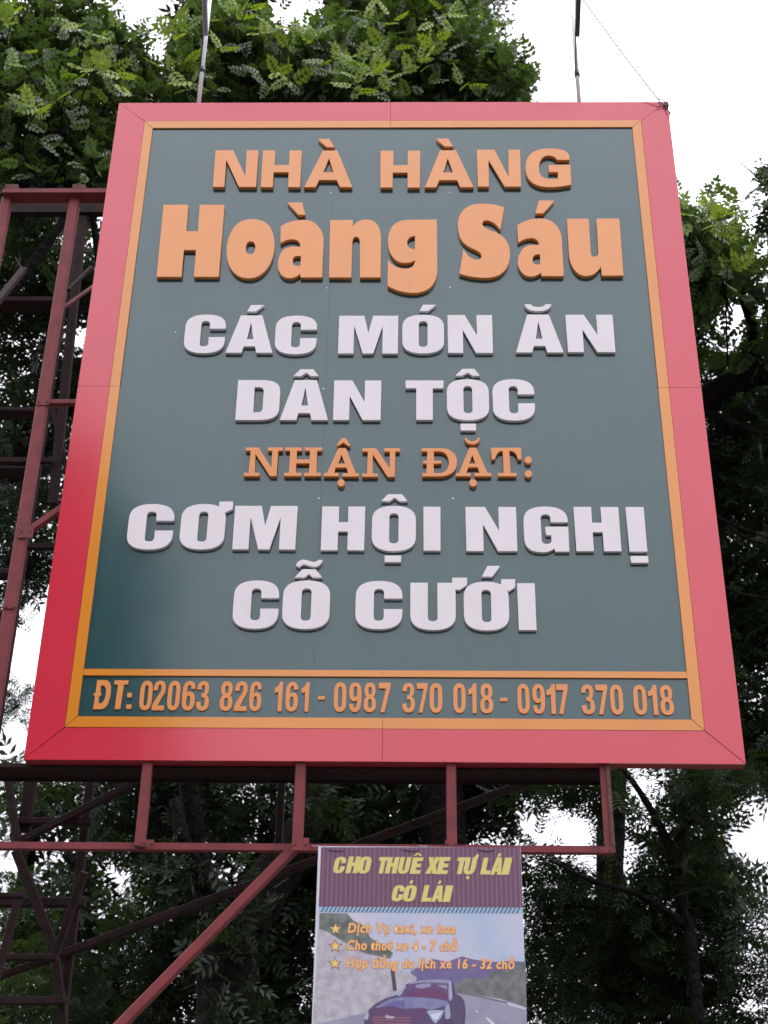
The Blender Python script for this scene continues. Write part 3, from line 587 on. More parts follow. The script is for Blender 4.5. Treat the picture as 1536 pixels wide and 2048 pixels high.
cpoly('printed_grille', [(250,598),(745,614),(720,800),(262,800)], 2.7, bm('print_grille', (104, 66, 92)))
for k in range(5): cpoly('printed_grille_bar', [(270,612+k*32),(722,624+k*32),(720,633+k*32),(272,621+k*32)], 2.9, bm('print_grille_bar', (148, 112, 138)) if k == 0 else bpy.data.materials['print_grille_bar'])
cpoly('printed_badge', [(408,604),(440,590),(470,602),(530,610),(512,634),(440,632)], 3.0, bm('print_badge', (184, 166, 188)))
cpoly('printed_headlamp', [(905,545),(960,532),(1112,536),(1075,620),(1010,692),(975,655),(930,585)], 2.7, bm('print_lamp', (166, 174, 200)))
cpoly('printed_lamp_glare', [(950,585),(1085,556),(1030,642),(985,640)], 2.9, bm('print_glare', (204, 210, 224)))
cpoly('printed_headlamp', [(170,640),(180,570,0),(215,545),(222,600),(205,650)], 2.7, bpy.data.materials['print_lamp'])
cpoly('printed_wing', [(1128,478),(1165,450),(1196,560,0),(1182,632),(1130,642),(1120,545)], 2.7, bm('print_wing', (156, 156, 186)))
cpoly('printed_wheel', [(1335,430),(1366,480,0),(1364,600),(1350,760),(1335,760),(1344,600)], 2.6, bm('print_tyre', (76, 62, 92)))
cpoly('printed_wheel', [(1175,600),(1225,640,0),(1240,800),(1180,900),(1070,800),(1090,640,0)], 2.6, bpy.data.materials['print_tyre'])
# stars
M_BROWN = bm('print_brown', (150, 92, 92)); M_YEL = bm('print_yellow', (226, 200, 118)); M_HEAD = bm('print_heading_yellow', (212, 200, 116)); M_HAL = bm('print_halo', (150, 134, 118))
M_OR = bm('print_orange', (238, 186, 108)); M_REDO = bm('print_orange_red', (208, 112, 88))
def star(cx, cy, r): return [(cx + (r if k % 2 == 0 else r*0.42)*math.sin(k*math.pi/5), cy - (r if k % 2 == 0 else r*0.42)*math.cos(k*math.pi/5)) for k in range(10)]
for cx, cy in ((178, 622), (176, 742), (174, 862)):
    s = bpoly('printed_star', star(cx, cy, 52), 3.0, M_BROWN); bpoly('star_fill', star(cx, cy, 38), 3.4, M_YEL, s)
# heading letters: heavy italic capitals in pale yellow with a soft outline
def head_letter(ch, xl, xr, yt, yb, up=0.0):
    sh = 0.22 * (yb - yt)
    for off, lay, m in ((3.6, 3.0, M_HAL), (0.4, 3.5, M_HEAD)):
        polys = []
        for c in HV[ch]:
            q = []
            for x, y in flat(c, 5):
                X = xl + (xr-xl-sh)*x + sh*(1-y); Yy = yt + (yb-yt)*y; p = B(X, Yy, 0); q.append((p.x, p.z))
            polys.append(q)
        k = px_size(bn_o) / 3.491
        me = outline_mesh(polys, YB - 0.0007*(lay + up), 0.0, 0.0, off*k)
        if lay == 3.0: base = link('printed_letter', me, m, bn)
        else: link('letter_fill', me, m, base)
    return base
def head_mark(polys, parent):
    for c in polys:
        q = [(B(x, y, 0).x, B(x, y, 0).z) for x, y in c]
        link('accent', outline_mesh([q], YB - 0.0007*3.2, 0.0), M_HEAD, parent)
hl = {}
for k, (ch, a, b, yt, yb) in enumerate((('C',160,248,120,232),('H',252,346,118,232),('O',332,426,118,234),('T',466,540,122,234),('H',526,616,122,234),('U',612,700,122,236),('E',700,782,124,236),
                       ('X',808,900,122,236),('E',886,972,122,238),('T',1012,1090,124,238),('U',1070,1160,124,240),('L',1192,1270,126,240),('A',1262,1350,124,242),('I',1340,1402,126,242),
                       ('C',568,656,318,428),('O',646,742,318,430),('L',780,858,318,430),('A',850,936,320,430),('I',930,990,320,432))):
    hl[k] = head_letter(ch, a - 3, b + 9, yt, yb, 0.22*(k % 2))
head_mark([[(722,112),(745,92),(762,92),(784,112),(768,112),(752,102),(738,112)]], hl[6])
head_mark([[(1150,118),(1166,98),(1180,106),(1172,130),(1150,140)], [(1087,262),(1101,248),(1116,262),(1101,278)]], hl[10])
head_mark([[(1308,118),(1318,94),(1338,96),(1326,118)]], hl[12])
head_mark([[(694,306),(704,280),(722,284),(712,306)]], hl[15])
head_mark([[(892,308),(902,284),(920,286),(908,308)]], hl[17])
# body lines in bold slanted type
def text_line(s, x0, x1, ybase, xh_px):
    base = None
    for off, lay, m in ((0.055, 3.0, M_REDO), (0.020, 3.4, M_OR)):
        cu = bpy.data.curves.new('text', 'FONT'); cu.body = s; cu.shear = 0.12; cu.offset = off; cu.fill_mode = 'FRONT'; cu.resolution_u = 4; cu.space_character = 1.12
        ob = bpy.data.objects.new('text', cu); me = bpy.data.meshes.new_from_object(ob); bpy.data.objects.remove(ob); bpy.data.curves.remove(cu)
        n = len(me.vertices); co = np.empty(n*3, np.float32); me.vertices.foreach_get('co', co); co = co.reshape(-1, 3)
        if base is None: lo, hi = co[:, 0].min(), co[:, 0].max()
        A = B(x0, ybase, 0); C = B(x1, ybase, 0); k = (C.x - A.x) / (hi - lo)
        ky = (B(x0, ybase - xh_px, 0).z - A.z) / 0.73
        out = np.stack([A.x + (co[:, 0]-lo)*k, np.full(n, YB - 0.0007*lay), A.z + co[:, 1]*ky], 1)
        me.vertices.foreach_set('co', out.ravel().astype(np.float32)); me.update()
        if base is None: base = link('printed_text', me, m, bn); base['kind'] = 'stuff'
        else: link('text_fill', me, m, base)['kind'] = 'stuff'
text_line('Dịch Vụ taxi, xe hoa', 262, 1018, 646, 68)
text_line('Cho thuê xe 4 - 7 chỗ', 256, 1030, 766, 68)
text_line('Hợp đồng du lịch xe 16 - 32 chỗ', 252, 1430, 890, 68)
# folds where the banner is tied on, and ties
for x in (185, 700, 1225):
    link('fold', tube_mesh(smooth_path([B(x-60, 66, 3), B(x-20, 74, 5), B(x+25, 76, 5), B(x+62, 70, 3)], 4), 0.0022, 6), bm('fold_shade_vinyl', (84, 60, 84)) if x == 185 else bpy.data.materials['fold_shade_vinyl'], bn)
for x in (35, 790, 1460):
    a = B(x, 30, 4)
    link('tie', tube_mesh([a + Vector((0.02*math.cos(t), 0.05+0.05*math.sin(t), 0.02*math.sin(t*1.0)+0.01)) for t in [i*math.pi/5 for i in range(10)]], 0.002, 6), M_WIRE, bn)
del_me = None

# ---------------------------------------------------------------- trees
rng = np.random.default_rng(7)

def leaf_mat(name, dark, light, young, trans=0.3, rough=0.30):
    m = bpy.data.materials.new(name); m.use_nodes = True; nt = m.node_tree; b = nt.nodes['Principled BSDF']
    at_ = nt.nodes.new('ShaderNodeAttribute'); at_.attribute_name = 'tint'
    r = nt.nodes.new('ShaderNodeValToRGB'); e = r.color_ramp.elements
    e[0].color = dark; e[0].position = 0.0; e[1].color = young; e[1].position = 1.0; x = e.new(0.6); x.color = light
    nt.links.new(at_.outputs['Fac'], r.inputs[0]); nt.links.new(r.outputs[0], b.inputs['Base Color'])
    b.inputs['Roughness'].default_value = rough; b.inputs['IOR'].default_value = 1.55
    t = nt.nodes.new('ShaderNodeBsdfTranslucent'); mx = nt.nodes.new('ShaderNodeMixShader'); mx.inputs[0].default_value = trans
    hs = nt.nodes.new('ShaderNodeMixRGB'); hs.blend_type = 'MULTIPLY'; hs.inputs[0].default_value = 1; hs.inputs[2].default_value = (1.5, 1.45, 0.6, 1)
    nt.links.new(r.outputs[0], hs.inputs[1]); nt.links.new(hs.outputs[0], t.inputs[0])
    nt.links.new(b.outputs[0], mx.inputs[1]); nt.links.new(t.outputs[0], mx.inputs[2])
    nt.links.new(mx.outputs[0], nt.nodes['Material Output'].inputs['Surface'])
    return m
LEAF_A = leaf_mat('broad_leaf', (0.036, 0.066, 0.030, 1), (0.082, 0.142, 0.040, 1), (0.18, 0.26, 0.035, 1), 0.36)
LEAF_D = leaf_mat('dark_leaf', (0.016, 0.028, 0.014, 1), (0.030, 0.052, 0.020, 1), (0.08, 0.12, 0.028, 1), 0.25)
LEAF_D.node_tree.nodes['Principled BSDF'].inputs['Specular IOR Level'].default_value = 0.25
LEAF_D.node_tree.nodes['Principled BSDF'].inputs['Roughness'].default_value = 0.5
LEAF_Y = leaf_mat('young_leaf', (0.10, 0.17, 0.03, 1), (0.20, 0.30, 0.035, 1), (0.32, 0.40, 0.05, 1), 0.35, 0.45)

def leaflet(L, w, fold=0.25, droop=0.15, quads=2):
    # points along +x; folded along the midrib, tip drooping
    if quads == 2:
        v = [(0, 0, 0), (0.32*L, w/2, fold*w/2), (0.72*L, w*0.42, fold*w/2 - droop*L*0.35), (L, 0, -droop*L), (0.72*L, -w*0.42, fold*w/2 - droop*L*0.35), (0.32*L, -w/2, fold*w/2)]
        return np.array(v), [(0, 3, 2, 1), (0, 5, 4, 3)]
    v = [(0, 0, 0), (0.5*L, w/2, 0), (L, 0, -droop*L), (0.5*L, -w/2, 0)]
    return np.array(v), [(0, 3, 2, 1)]

def spray_template(kind):
    V, Fc = [], []; base = 0
    if kind == 'A': pairs, Lr, L, w, q, dz = 4, 0.155, 0.074, 0.034, 2, 0.18
    elif kind == 'Y': pairs, Lr, L, w, q, dz = 4, 0.22, 0.112, 0.046, 2, 0.12
    elif kind == 'F': pairs, Lr, L, w, q, dz = 6, 0.20, 0.062, 0.017, 1, 0.12
    else: pairs, Lr, L, w, q, dz = 3, 0.15, 0.105, 0.034, 1, 0.2
    items = [(Lr*(0.25 + 0.75*i/(pairs-1)), s, L*(0.85+0.15*math.sin(i*1.7))) for i in range(pairs) for s in (1, -1)] + [(Lr, 0, L)]
    for x, s, l in items:
        v, f = leaflet(l, w, quads=q)
        an = s*math.radians(58) if s else 0
        c, sn = math.cos(an), math.sin(an)
        vv = v.copy(); vv[:, 0] = v[:, 0]*c - v[:, 1]*sn; vv[:, 1] = v[:, 0]*sn + v[:, 1]*c
        vv[:, 0] += x; vv[:, 2] += -dz*(x/Lr)**2*Lr
        V.append(vv); Fc += [tuple(i+base for i in g) for g in f]; base += len(v)
    # stalk
    st = np.array([(0, -0.0022, 0), (0, 0.0022, 0), (Lr, 0.001, -dz*Lr), (Lr, -0.001, -dz*Lr)]); V.append(st); Fc.append((base, base+3, base+2, base+1))
    return np.concatenate(V), Fc
TPL = {k: spray_template(k) for k in 'AYFB'}

OUT = [None]
def orient(d, up):
    d = d / np.linalg.norm(d, axis=1, keepdims=True)
    side = np.cross(up, d); side /= np.maximum(np.linalg.norm(side, axis=1, keepdims=True), 1e-6)
    n = np.cross(d, side)
    return np.stack([d, side, n], 2)          # columns: x, y, z axes

def foliage_mesh(P, D, S, T, kind):
    V, Fc = TPL[kind]; N = len(P)
    up = np.tile([0, 0, 0.9], (N, 1)) + rng.normal(0, 0.45, (N, 3)) + (0.7*OUT[0] if OUT[0] is not None and len(OUT[0]) == N else 0)
    M = orient(D, up)
    co = np.einsum('nij,vj->nvi', M, V) * S[:, None, None] + P[:, None, :]
    nv = len(V); fl = np.array(Fc)
    idx = (fl[None] + (np.arange(N)*nv)[:, None, None]).reshape(-1)
    me = bpy.data.meshes.new('foliage'); me.vertices.add(N*nv); me.vertices.foreach_set('co', co.astype(np.float32).ravel())
    nf = N*len(Fc); me.loops.add(nf*4); me.loops.foreach_set('vertex_index', idx.astype(np.int32))
    me.polygons.add(nf); me.polygons.foreach_set('loop_start', np.arange(0, nf*4, 4, dtype=np.int32))
    at_ = me.attributes.new('tint', 'FLOAT', 'POINT')
    tt = np.repeat(T, nv) + rng.normal(0, 0.04, N*nv)
    at_.data.foreach_set('value', np.clip(tt, 0, 1).astype(np.float32))
    me.update(calc_edges=True)
    return me

HOLES = [(58, 1322, 40), (38, 1482, 36), (78, 1400, 16), (85, 1225, 34), (110, 1190, 24), (22, 1590, 24), (8, 1720, 26), (222, 1752, 32), (130, 1660, 20), (100, 1700, 16), (455, 1745, 22),
         (1115, 1655, 52), (1165, 1680, 38), (1070, 1650, 30), (1222, 1735, 36), (1260, 1690, 26), (1290, 1580, 30), (1505, 1630, 52), (1530, 1690, 48), (1480, 1660, 32), (1390, 1882, 30), (1510, 1862, 32), (1330, 1800, 22),
         (1190, 2026, 18), (1525, 1760, 28), (1470, 632, 26), (1500, 618, 24), (1450, 650, 20), (1500, 1140, 14), (1290, 1555, 24), (805, 1560, 22), (690, 1665, 22),
         (332, 30, 34), (285, 20, 30), (310, 85, 20), (575, 12, 34), (600, 30, 22), (300, 95, 16), (818, 48, 16), (75, 555, 16), (35, 565, 14), (1518, 500, 26), (1530, 560, 20), (1500, 450, 22)]
HOLES_A = np.array(HOLES, float)

def hashes(x, y):
    v = np.sin(np.round(x)*12.9898 + np.round(y)*78.233)*43758.5453
    return v - np.floor(v)

def keep_mask(P, margin=0.0):
    x, y = to_px(P); m = np.ones(len(P), bool)
    inside = np.zeros(len(P), bool)
    for hx, hy, hr in HOLES_A:
        a = np.arctan2(y-hy, x-hx); re = hr*(0.80 + 0.28*np.sin(3*a + hx) + 0.20*np.sin(5*a + hy) + 0.12*np.sin(11*a + hx*0.7))
        inside |= (x-hx)**2 + (y-hy)**2 < (re + margin)**2
    m &= ~inside | (hashes(x, y) < 0.05)
    # open sky to the right of the crowns
    m &= ~((x > 1088) & (y < 392 + 0*x) & (x < 1490))
    m &= ~((x > 1040) & (y < 150) & (x - 1040 > (y-40)*0.45 + 0))
    m &= ~((x > 1335) & (y < 395) & (x < 1495))
    m &= ~((x > 1490) & (y < 318))
    return m

def blob_points(c, r, n, shell=0.55):
    d = rng.normal(size=(n, 3)); d /= np.linalg.norm(d, axis=1, keepdims=True)
    rad = shell + (1-shell)*rng.random(n)**0.7
    lump = 1 + 0.16*np.sin(d[:, 0]*5+c[0])*np.sin(d[:, 1]*4+c[1]) + 0.14*np.sin(d[:, 2]*6+c[2]*2)
    p = c + d*rad[:, None]*lump[:, None]*np.array(r)
    m = max(2, n//9); k = rng.integers(0, m, n)            # twigs gather in tufts with gaps between them
    return p[k]*0.72 + p*0.28 + rng.normal(0, 0.09, (n, 3)), d[k]*0.7 + d*0.3

KD = {'A': 9.0, 'B': 7.0, 'F': 7.0}   # twig clusters per square metre of crown, by leaf kind
def crown(name, tree, blobs, kind, mat, tint=(0.3, 0.15), dens=1.0, scale=1.0, holes=True, per=7):
    P, D, S, T, O = [], [], [], [], []
    for b in blobs:
        c = at(b[0], b[1], b[3]); k = px_size(c); r = b[2]*k; dep = b[4] if len(b) > 4 else 0.9
        dn = b[5] if len(b) > 5 else 1.0; tb = b[6] if len(b) > 6 else 0.0
        n = int(10.0 * KD[kind] * r*r * dens * dn / scale**2) + 3
        cp, d = blob_points(np.array(c), (r, r*dep, r), n)
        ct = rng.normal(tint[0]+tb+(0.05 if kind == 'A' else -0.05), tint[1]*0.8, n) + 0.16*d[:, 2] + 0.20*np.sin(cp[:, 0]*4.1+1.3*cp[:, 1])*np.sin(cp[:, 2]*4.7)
        cc = np.repeat(cp, per, 0); dd = np.repeat(d, per, 0); tt = np.repeat(ct, per)
        dirs = dd*0.8 + rng.normal(0, 0.65, (n*per, 3)); dirs[:, 2] = dirs[:, 2]*0.7 - 0.1
        pos = cc + rng.normal(0, 0.10*scale, (n*per, 3))
        P.append(pos); O.append(dd); D.append(dirs); T.append(tt + rng.normal(0, 0.05, n*per)); S.append(rng.uniform(0.6, 1.3, n*per)*scale)
    P = np.concatenate(P); D = np.concatenate(D); S = np.concatenate(S); T = np.concatenate(T); O = np.concatenate(O)
    if holes:
        Dn = D/np.linalg.norm(D, axis=1, keepdims=True); m = keep_mask(P, 2) & keep_mask(P + Dn*S[:, None]*0.27, 0); P, D, S, T, O = P[m], D[m], S[m], T[m], O[m]
    OUT[0] = O
    o = link(name, foliage_mesh(P, D, S, T, kind), mat, tree); o['kind'] = 'stuff'; OUT[0] = None
    return o

def wood(name, tree, pts, rads, sub=5, n=12):
    sp = smooth_path(pts, sub); rr = np.interp(np.linspace(0, len(pts)-1, len(sp)), range(len(pts)), rads)
    rr = [float(x)*(1 + 0.06*math.sin(i*2.3)) for i, x in enumerate(rr)]
    return link(name, tube_mesh(sp, rr, n), M_BARK, tree)

def gp(px, Y, z=0.0, py=1900):
    p = at(px, py, Y); return Vector((p.x, Y, z))

# --- tree 1: big tree left of centre behind the sign
t1 = empty('broadleaf_tree', gp(445, 4.6), 'big dark tree with forked trunk behind the diagonal brace below the sign', 'tree')
wood('trunk', t1, [gp(450, 4.6, -0.1), at(452, 2150, 4.6), at(450, 2000, 4.6), at(462, 1890, 4.6), at(520, 1790, 4.7), at(590, 1690, 4.8), at(640, 1560, 5.0), at(660, 1300, 5.2), at(640, 900, 5.0), at(600, 500, 4.6)], [0.36, 0.27, 0.24, 0.22, 0.22, 0.18, 0.15, 0.13, 0.10, 0.06])
wood('limb', t1, [at(458, 1900, 4.6), at(425, 1800, 4.5), at(390, 1700, 4.4), at(375, 1560, 4.2), at(300, 1200, 4.0), at(240, 800, 3.6), at(180, 400, 3.0)], [0.18, 0.12, 0.10, 0.08, 0.06, 0.045, 0.03])
wood('limb', t1, [at(500, 1830, 4.7), at(420, 1780, 4.3), at(370, 1690, 4.1), at(350, 1600, 4.1)], [0.13, 0.09, 0.07, 0.05])
wood('limb', t1, [at(640, 1560, 5.0), at(760, 1400, 5.0), at(860, 900, 4.6), at(900, 300, 4.0)], [0.2, 0.17, 0.12, 0.06])
wood('limb', t1, [at(640, 900, 5.0), at(500, 500, 4.2), at(430, 150, 3.4)], [0.13, 0.09, 0.04])
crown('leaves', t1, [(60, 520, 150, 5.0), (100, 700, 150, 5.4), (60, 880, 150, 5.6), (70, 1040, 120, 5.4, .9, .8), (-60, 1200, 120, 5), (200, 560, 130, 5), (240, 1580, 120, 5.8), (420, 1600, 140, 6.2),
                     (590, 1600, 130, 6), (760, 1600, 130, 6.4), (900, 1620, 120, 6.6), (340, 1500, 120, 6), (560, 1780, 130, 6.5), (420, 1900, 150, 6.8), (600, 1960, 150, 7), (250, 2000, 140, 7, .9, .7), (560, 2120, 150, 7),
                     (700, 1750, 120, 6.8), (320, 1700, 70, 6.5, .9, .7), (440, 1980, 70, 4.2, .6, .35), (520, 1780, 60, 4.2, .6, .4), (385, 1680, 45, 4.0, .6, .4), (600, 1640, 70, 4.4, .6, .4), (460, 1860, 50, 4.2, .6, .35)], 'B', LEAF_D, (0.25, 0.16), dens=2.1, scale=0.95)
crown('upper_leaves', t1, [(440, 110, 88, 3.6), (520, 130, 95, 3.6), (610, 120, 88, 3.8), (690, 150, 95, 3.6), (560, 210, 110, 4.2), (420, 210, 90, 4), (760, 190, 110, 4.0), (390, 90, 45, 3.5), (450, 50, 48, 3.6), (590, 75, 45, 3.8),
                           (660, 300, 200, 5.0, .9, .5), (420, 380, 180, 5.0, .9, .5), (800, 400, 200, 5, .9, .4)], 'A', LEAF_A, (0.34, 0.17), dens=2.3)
# --- tree 2: top centre
t2 = empty('broadleaf_tree', gp(900, 6.0), 'tree with glossy drooping leaves above the sign top, between the two floodlight poles', 'tree')
wood('trunk', t2, [gp(905, 6.0, -0.1), at(900, 1990, 6.0), at(880, 1500, 6.0), at(880, 900, 5.4), at(880, 420, 4.6), at(870, 120, 4.2)], [0.28, 0.24, 0.21, 0.17, 0.11, 0.05])
wood('limb', t2, [at(880, 600, 5.0), at(960, 300, 4.2), at(1020, 150, 3.6)], [0.12, 0.07, 0.03])
wood('limb', t2, [at(880, 500, 4.8), at(780, 220, 4.2), at(740, 20, 4.0)], [0.1, 0.07, 0.03])
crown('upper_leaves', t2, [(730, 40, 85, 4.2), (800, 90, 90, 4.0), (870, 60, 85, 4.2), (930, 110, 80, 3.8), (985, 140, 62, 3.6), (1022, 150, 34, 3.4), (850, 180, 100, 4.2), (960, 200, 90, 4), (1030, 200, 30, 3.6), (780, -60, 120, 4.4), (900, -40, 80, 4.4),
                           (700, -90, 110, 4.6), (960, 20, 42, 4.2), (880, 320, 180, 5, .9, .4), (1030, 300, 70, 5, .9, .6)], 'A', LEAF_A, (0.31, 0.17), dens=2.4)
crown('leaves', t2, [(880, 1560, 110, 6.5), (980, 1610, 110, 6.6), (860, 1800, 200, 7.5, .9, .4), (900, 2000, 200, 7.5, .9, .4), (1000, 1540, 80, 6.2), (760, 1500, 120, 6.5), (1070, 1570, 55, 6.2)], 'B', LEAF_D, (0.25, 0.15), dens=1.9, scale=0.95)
# --- tree 3: near tree at the top left
t3 = empty('broadleaf_tree', Vector((-5.4, 3.4, 0)), 'near leafy tree at the upper left, above the steel tower, with bright young sprays', 'tree')
wood('trunk', t3, [(-5.4, 3.4, -0.1), (-5.35, 3.4, 3), (-5.1, 3.3, 7), (-4.7, 3.1, 10), (-4.2, 2.9, 13)], [0.34, 0.27, 0.22, 0.16, 0.07])
wood('limb', t3, [(-5.1, 3.3, 7), (-4.4, 2.9, 8.8), (-3.5, 2.7, 10.4), (-3.0, 2.6, 11.4)], [0.14, 0.1, 0.06, 0.03])
wood('limb', t3, [(-4.7, 3.1, 10), (-3.9, 2.7, 11.2), (-3.1, 2.5, 12.4)], [0.12, 0.08, 0.03])
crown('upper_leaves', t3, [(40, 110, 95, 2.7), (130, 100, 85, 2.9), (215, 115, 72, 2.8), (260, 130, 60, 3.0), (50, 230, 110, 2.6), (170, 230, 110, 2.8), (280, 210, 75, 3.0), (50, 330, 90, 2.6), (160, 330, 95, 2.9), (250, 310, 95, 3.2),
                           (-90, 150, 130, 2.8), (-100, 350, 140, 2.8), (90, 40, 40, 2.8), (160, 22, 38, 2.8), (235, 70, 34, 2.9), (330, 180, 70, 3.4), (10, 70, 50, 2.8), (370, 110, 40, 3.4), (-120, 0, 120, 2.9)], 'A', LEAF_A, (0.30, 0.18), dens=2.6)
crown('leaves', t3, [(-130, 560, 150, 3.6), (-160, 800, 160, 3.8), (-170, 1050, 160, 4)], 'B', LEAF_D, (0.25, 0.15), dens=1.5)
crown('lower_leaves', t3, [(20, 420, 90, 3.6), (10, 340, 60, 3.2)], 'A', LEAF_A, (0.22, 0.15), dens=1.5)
# --- tree 4: right side
t4 = empty('broadleaf_tree', gp(1230, 6.2), 'tree with a dark forking limb and dense leaves filling the right side beside the sign', 'tree')
wood('trunk', t4, [gp(1235, 6.4, -0.1), at(1230, 2000, 6.4), at(1225, 1600, 6.3), at(1265, 1200, 6.0), at(1330, 950, 5.6), at(1390, 822, 5.2), at(1450, 776, 5.0), at(1508, 752, 4.8), at(1580, 730, 4.6), at(1640, 600, 4.4)], [0.16, 0.14, 0.13, 0.13, 0.14, 0.14, 0.135, 0.12, 0.10, 0.05])
wood('limb', t4, [at(1500, 756, 4.8), at(1509, 715, 4.8), at(1502, 640, 4.6), at(1470, 560, 4.2), at(1430, 480, 4.0)], [0.11, 0.085, 0.06, 0.045, 0.02])
wood('limb', t4, [at(1390, 822, 5.2), at(1445, 835, 5.0), at(1500, 860, 4.9), at(1560, 875, 4.8)], [0.05, 0.035, 0.025, 0.02])
for a, b, c in (((1380, 1010), (1470, 1050), (1560, 1085)), ((1420, 1020), (1490, 1075), (1550, 1090)), ((1360, 900), (1450, 890), (1540, 940)), ((1380, 1120), (1460, 1180), (1560, 1200))):
    wood('twig', t4, [at(*a, 4.9), at(*b, 4.8), at(*c, 4.8)], [0.018, 0.012, 0.008], 4, 6)
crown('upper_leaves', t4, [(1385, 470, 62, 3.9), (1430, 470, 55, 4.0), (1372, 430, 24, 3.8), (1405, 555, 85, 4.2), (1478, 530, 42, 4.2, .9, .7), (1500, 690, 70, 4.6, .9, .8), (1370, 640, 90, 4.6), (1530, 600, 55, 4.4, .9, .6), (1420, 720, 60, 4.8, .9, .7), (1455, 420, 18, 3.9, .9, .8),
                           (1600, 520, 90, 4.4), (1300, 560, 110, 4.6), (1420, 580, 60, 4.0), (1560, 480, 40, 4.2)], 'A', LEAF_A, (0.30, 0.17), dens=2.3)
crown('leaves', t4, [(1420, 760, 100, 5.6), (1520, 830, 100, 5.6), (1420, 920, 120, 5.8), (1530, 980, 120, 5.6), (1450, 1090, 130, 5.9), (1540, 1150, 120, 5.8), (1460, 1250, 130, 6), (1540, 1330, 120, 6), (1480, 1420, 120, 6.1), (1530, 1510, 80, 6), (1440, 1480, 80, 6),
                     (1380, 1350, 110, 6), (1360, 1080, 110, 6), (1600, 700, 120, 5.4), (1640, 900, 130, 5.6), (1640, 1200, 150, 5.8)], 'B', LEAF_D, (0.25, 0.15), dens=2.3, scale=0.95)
# --- tree 5: hanging sprays entering at the right edge
t5 = empty('broadleaf_tree', Vector((6.6, 3.2, 0)), 'tree outside the right edge whose drooping compound leaves hang into the white sky', 'tree')
wood('trunk', t5, [(6.6, 3.2, -0.1), (6.4, 3.2, 5), (5.8, 3.1, 9), (5.0, 3.0, 12), (4.2, 2.9, 13.4)], [0.3, 0.24, 0.17, 0.1, 0.04])
wood('limb', t5, [(5.8, 3.1, 9), (4.9, 2.6, 10.6), (4.05, 2.3, 11.2)], [0.1, 0.05, 0.015])
crown('upper_leaves', t5, [(1535, 362, 34, 2.6, .9, 1.0), (1560, 400, 50, 2.6), (1600, 340, 80, 2.8), (1528, 405, 20, 2.5), (1680, 400, 120, 3), (1660, 200, 120, 3)], 'A', LEAF_D, (0.35, 0.15), dens=2.0)
# --- tree 6: fine leaved tree lower right
t6 = empty('feathery_tree', gp(1388, 5.2), 'fine leaved feathery tree below the lower right corner of the sign', 'tree')
wood('trunk', t6, [gp(1392, 5.2, -0.1), at(1390, 1960, 5.2), at(1372, 1850, 5.2), at(1340, 1700, 5.1), at(1290, 1600, 5.0), at(1240, 1530, 5.0)], [0.06, 0.05, 0.045, 0.04, 0.03, 0.02])
wood('limb', t6, [at(1340, 1700, 5.1), at(1400, 1620, 5.1), at(1450, 1560, 5.1)], [0.03, 0.02, 0.012])
wood('limb', t6, [at(1372, 1850, 5.2), at(1280, 1790, 5.0), at(1180, 1760, 4.9), at(1100, 1720, 4.8)], [0.035, 0.025, 0.02, 0.012])
crown('leaves', t6, [(1250, 1610, 80, 5), (1330, 1600, 90, 5.2), (1410, 1590, 80, 5.3), (1330, 1700, 100, 5.4), (1420, 1700, 90, 5.3), (1450, 1790, 90, 5.4), (1150, 1600, 60, 5), (1195, 1560, 50, 5), (1090, 1590, 35, 4.9, .9, .6), (1500, 1560, 45, 5.4, .9, .6),
                     (1380, 1790, 70, 5.6), (1500, 1800, 60, 5.6)], 'F', LEAF_D, (0.35, 0.18), dens=3.2, scale=1.3)
crown('lower_leaves', t6, [(1110, 1790, 90, 5.6), (1200, 1840, 100, 5.8), (1120, 1900, 100, 5.8), (1250, 1930, 110, 6), (1350, 1940, 110, 6), (1450, 1930, 100, 6), (1530, 1950, 90, 6), (1160, 2030, 110, 6), (1300, 2050, 120, 6), (1450, 2050, 120, 6), (1280, 1800, 60, 5.6, .9, .8, .25), (1090, 1730, 60, 5.2, .9, .8, .0)], 'F', LEAF_D, (0.32, 0.18), dens=3.4, scale=1.3)
# --- tree 7: brighter leaves beyond the tower at lower left
t7 = empty('feathery_tree', gp(20, 7.6), 'lighter green feathery tree beyond the steel tower at the lower left', 'tree')
wood('trunk', t7, [gp(30, 7.6, -0.1), at(30, 1900, 7.6), at(60, 1700, 7.4), at(90, 1620, 7.2)], [0.12, 0.1, 0.07, 0.03])
crown('leaves', t7, [(60, 1620, 70, 7.2), (140, 1580, 90, 7), (20, 1790, 60, 7.2, .9, 1, .3), (110, 1800, 80, 7.6, .9, .9), (50, 1950, 90, 7.4, .9, 1, .25), (180, 1900, 90, 7.6, .9, .7), (-80, 1700, 120, 7.2), (300, 1850, 90, 7.8), (-60, 1430, 60, 7), (25, 1395, 42, 7, .9, 1.6, .1), (60, 1420, 30, 7, .9, 1.4, .1), (20, 1230, 60, 6.6), (100, 1120, 70, 6.4), (300, 1780, 60, 7.6), (40, 2060, 90, 7.4)], 'F', LEAF_A, (0.12, 0.14), dens=2.2)
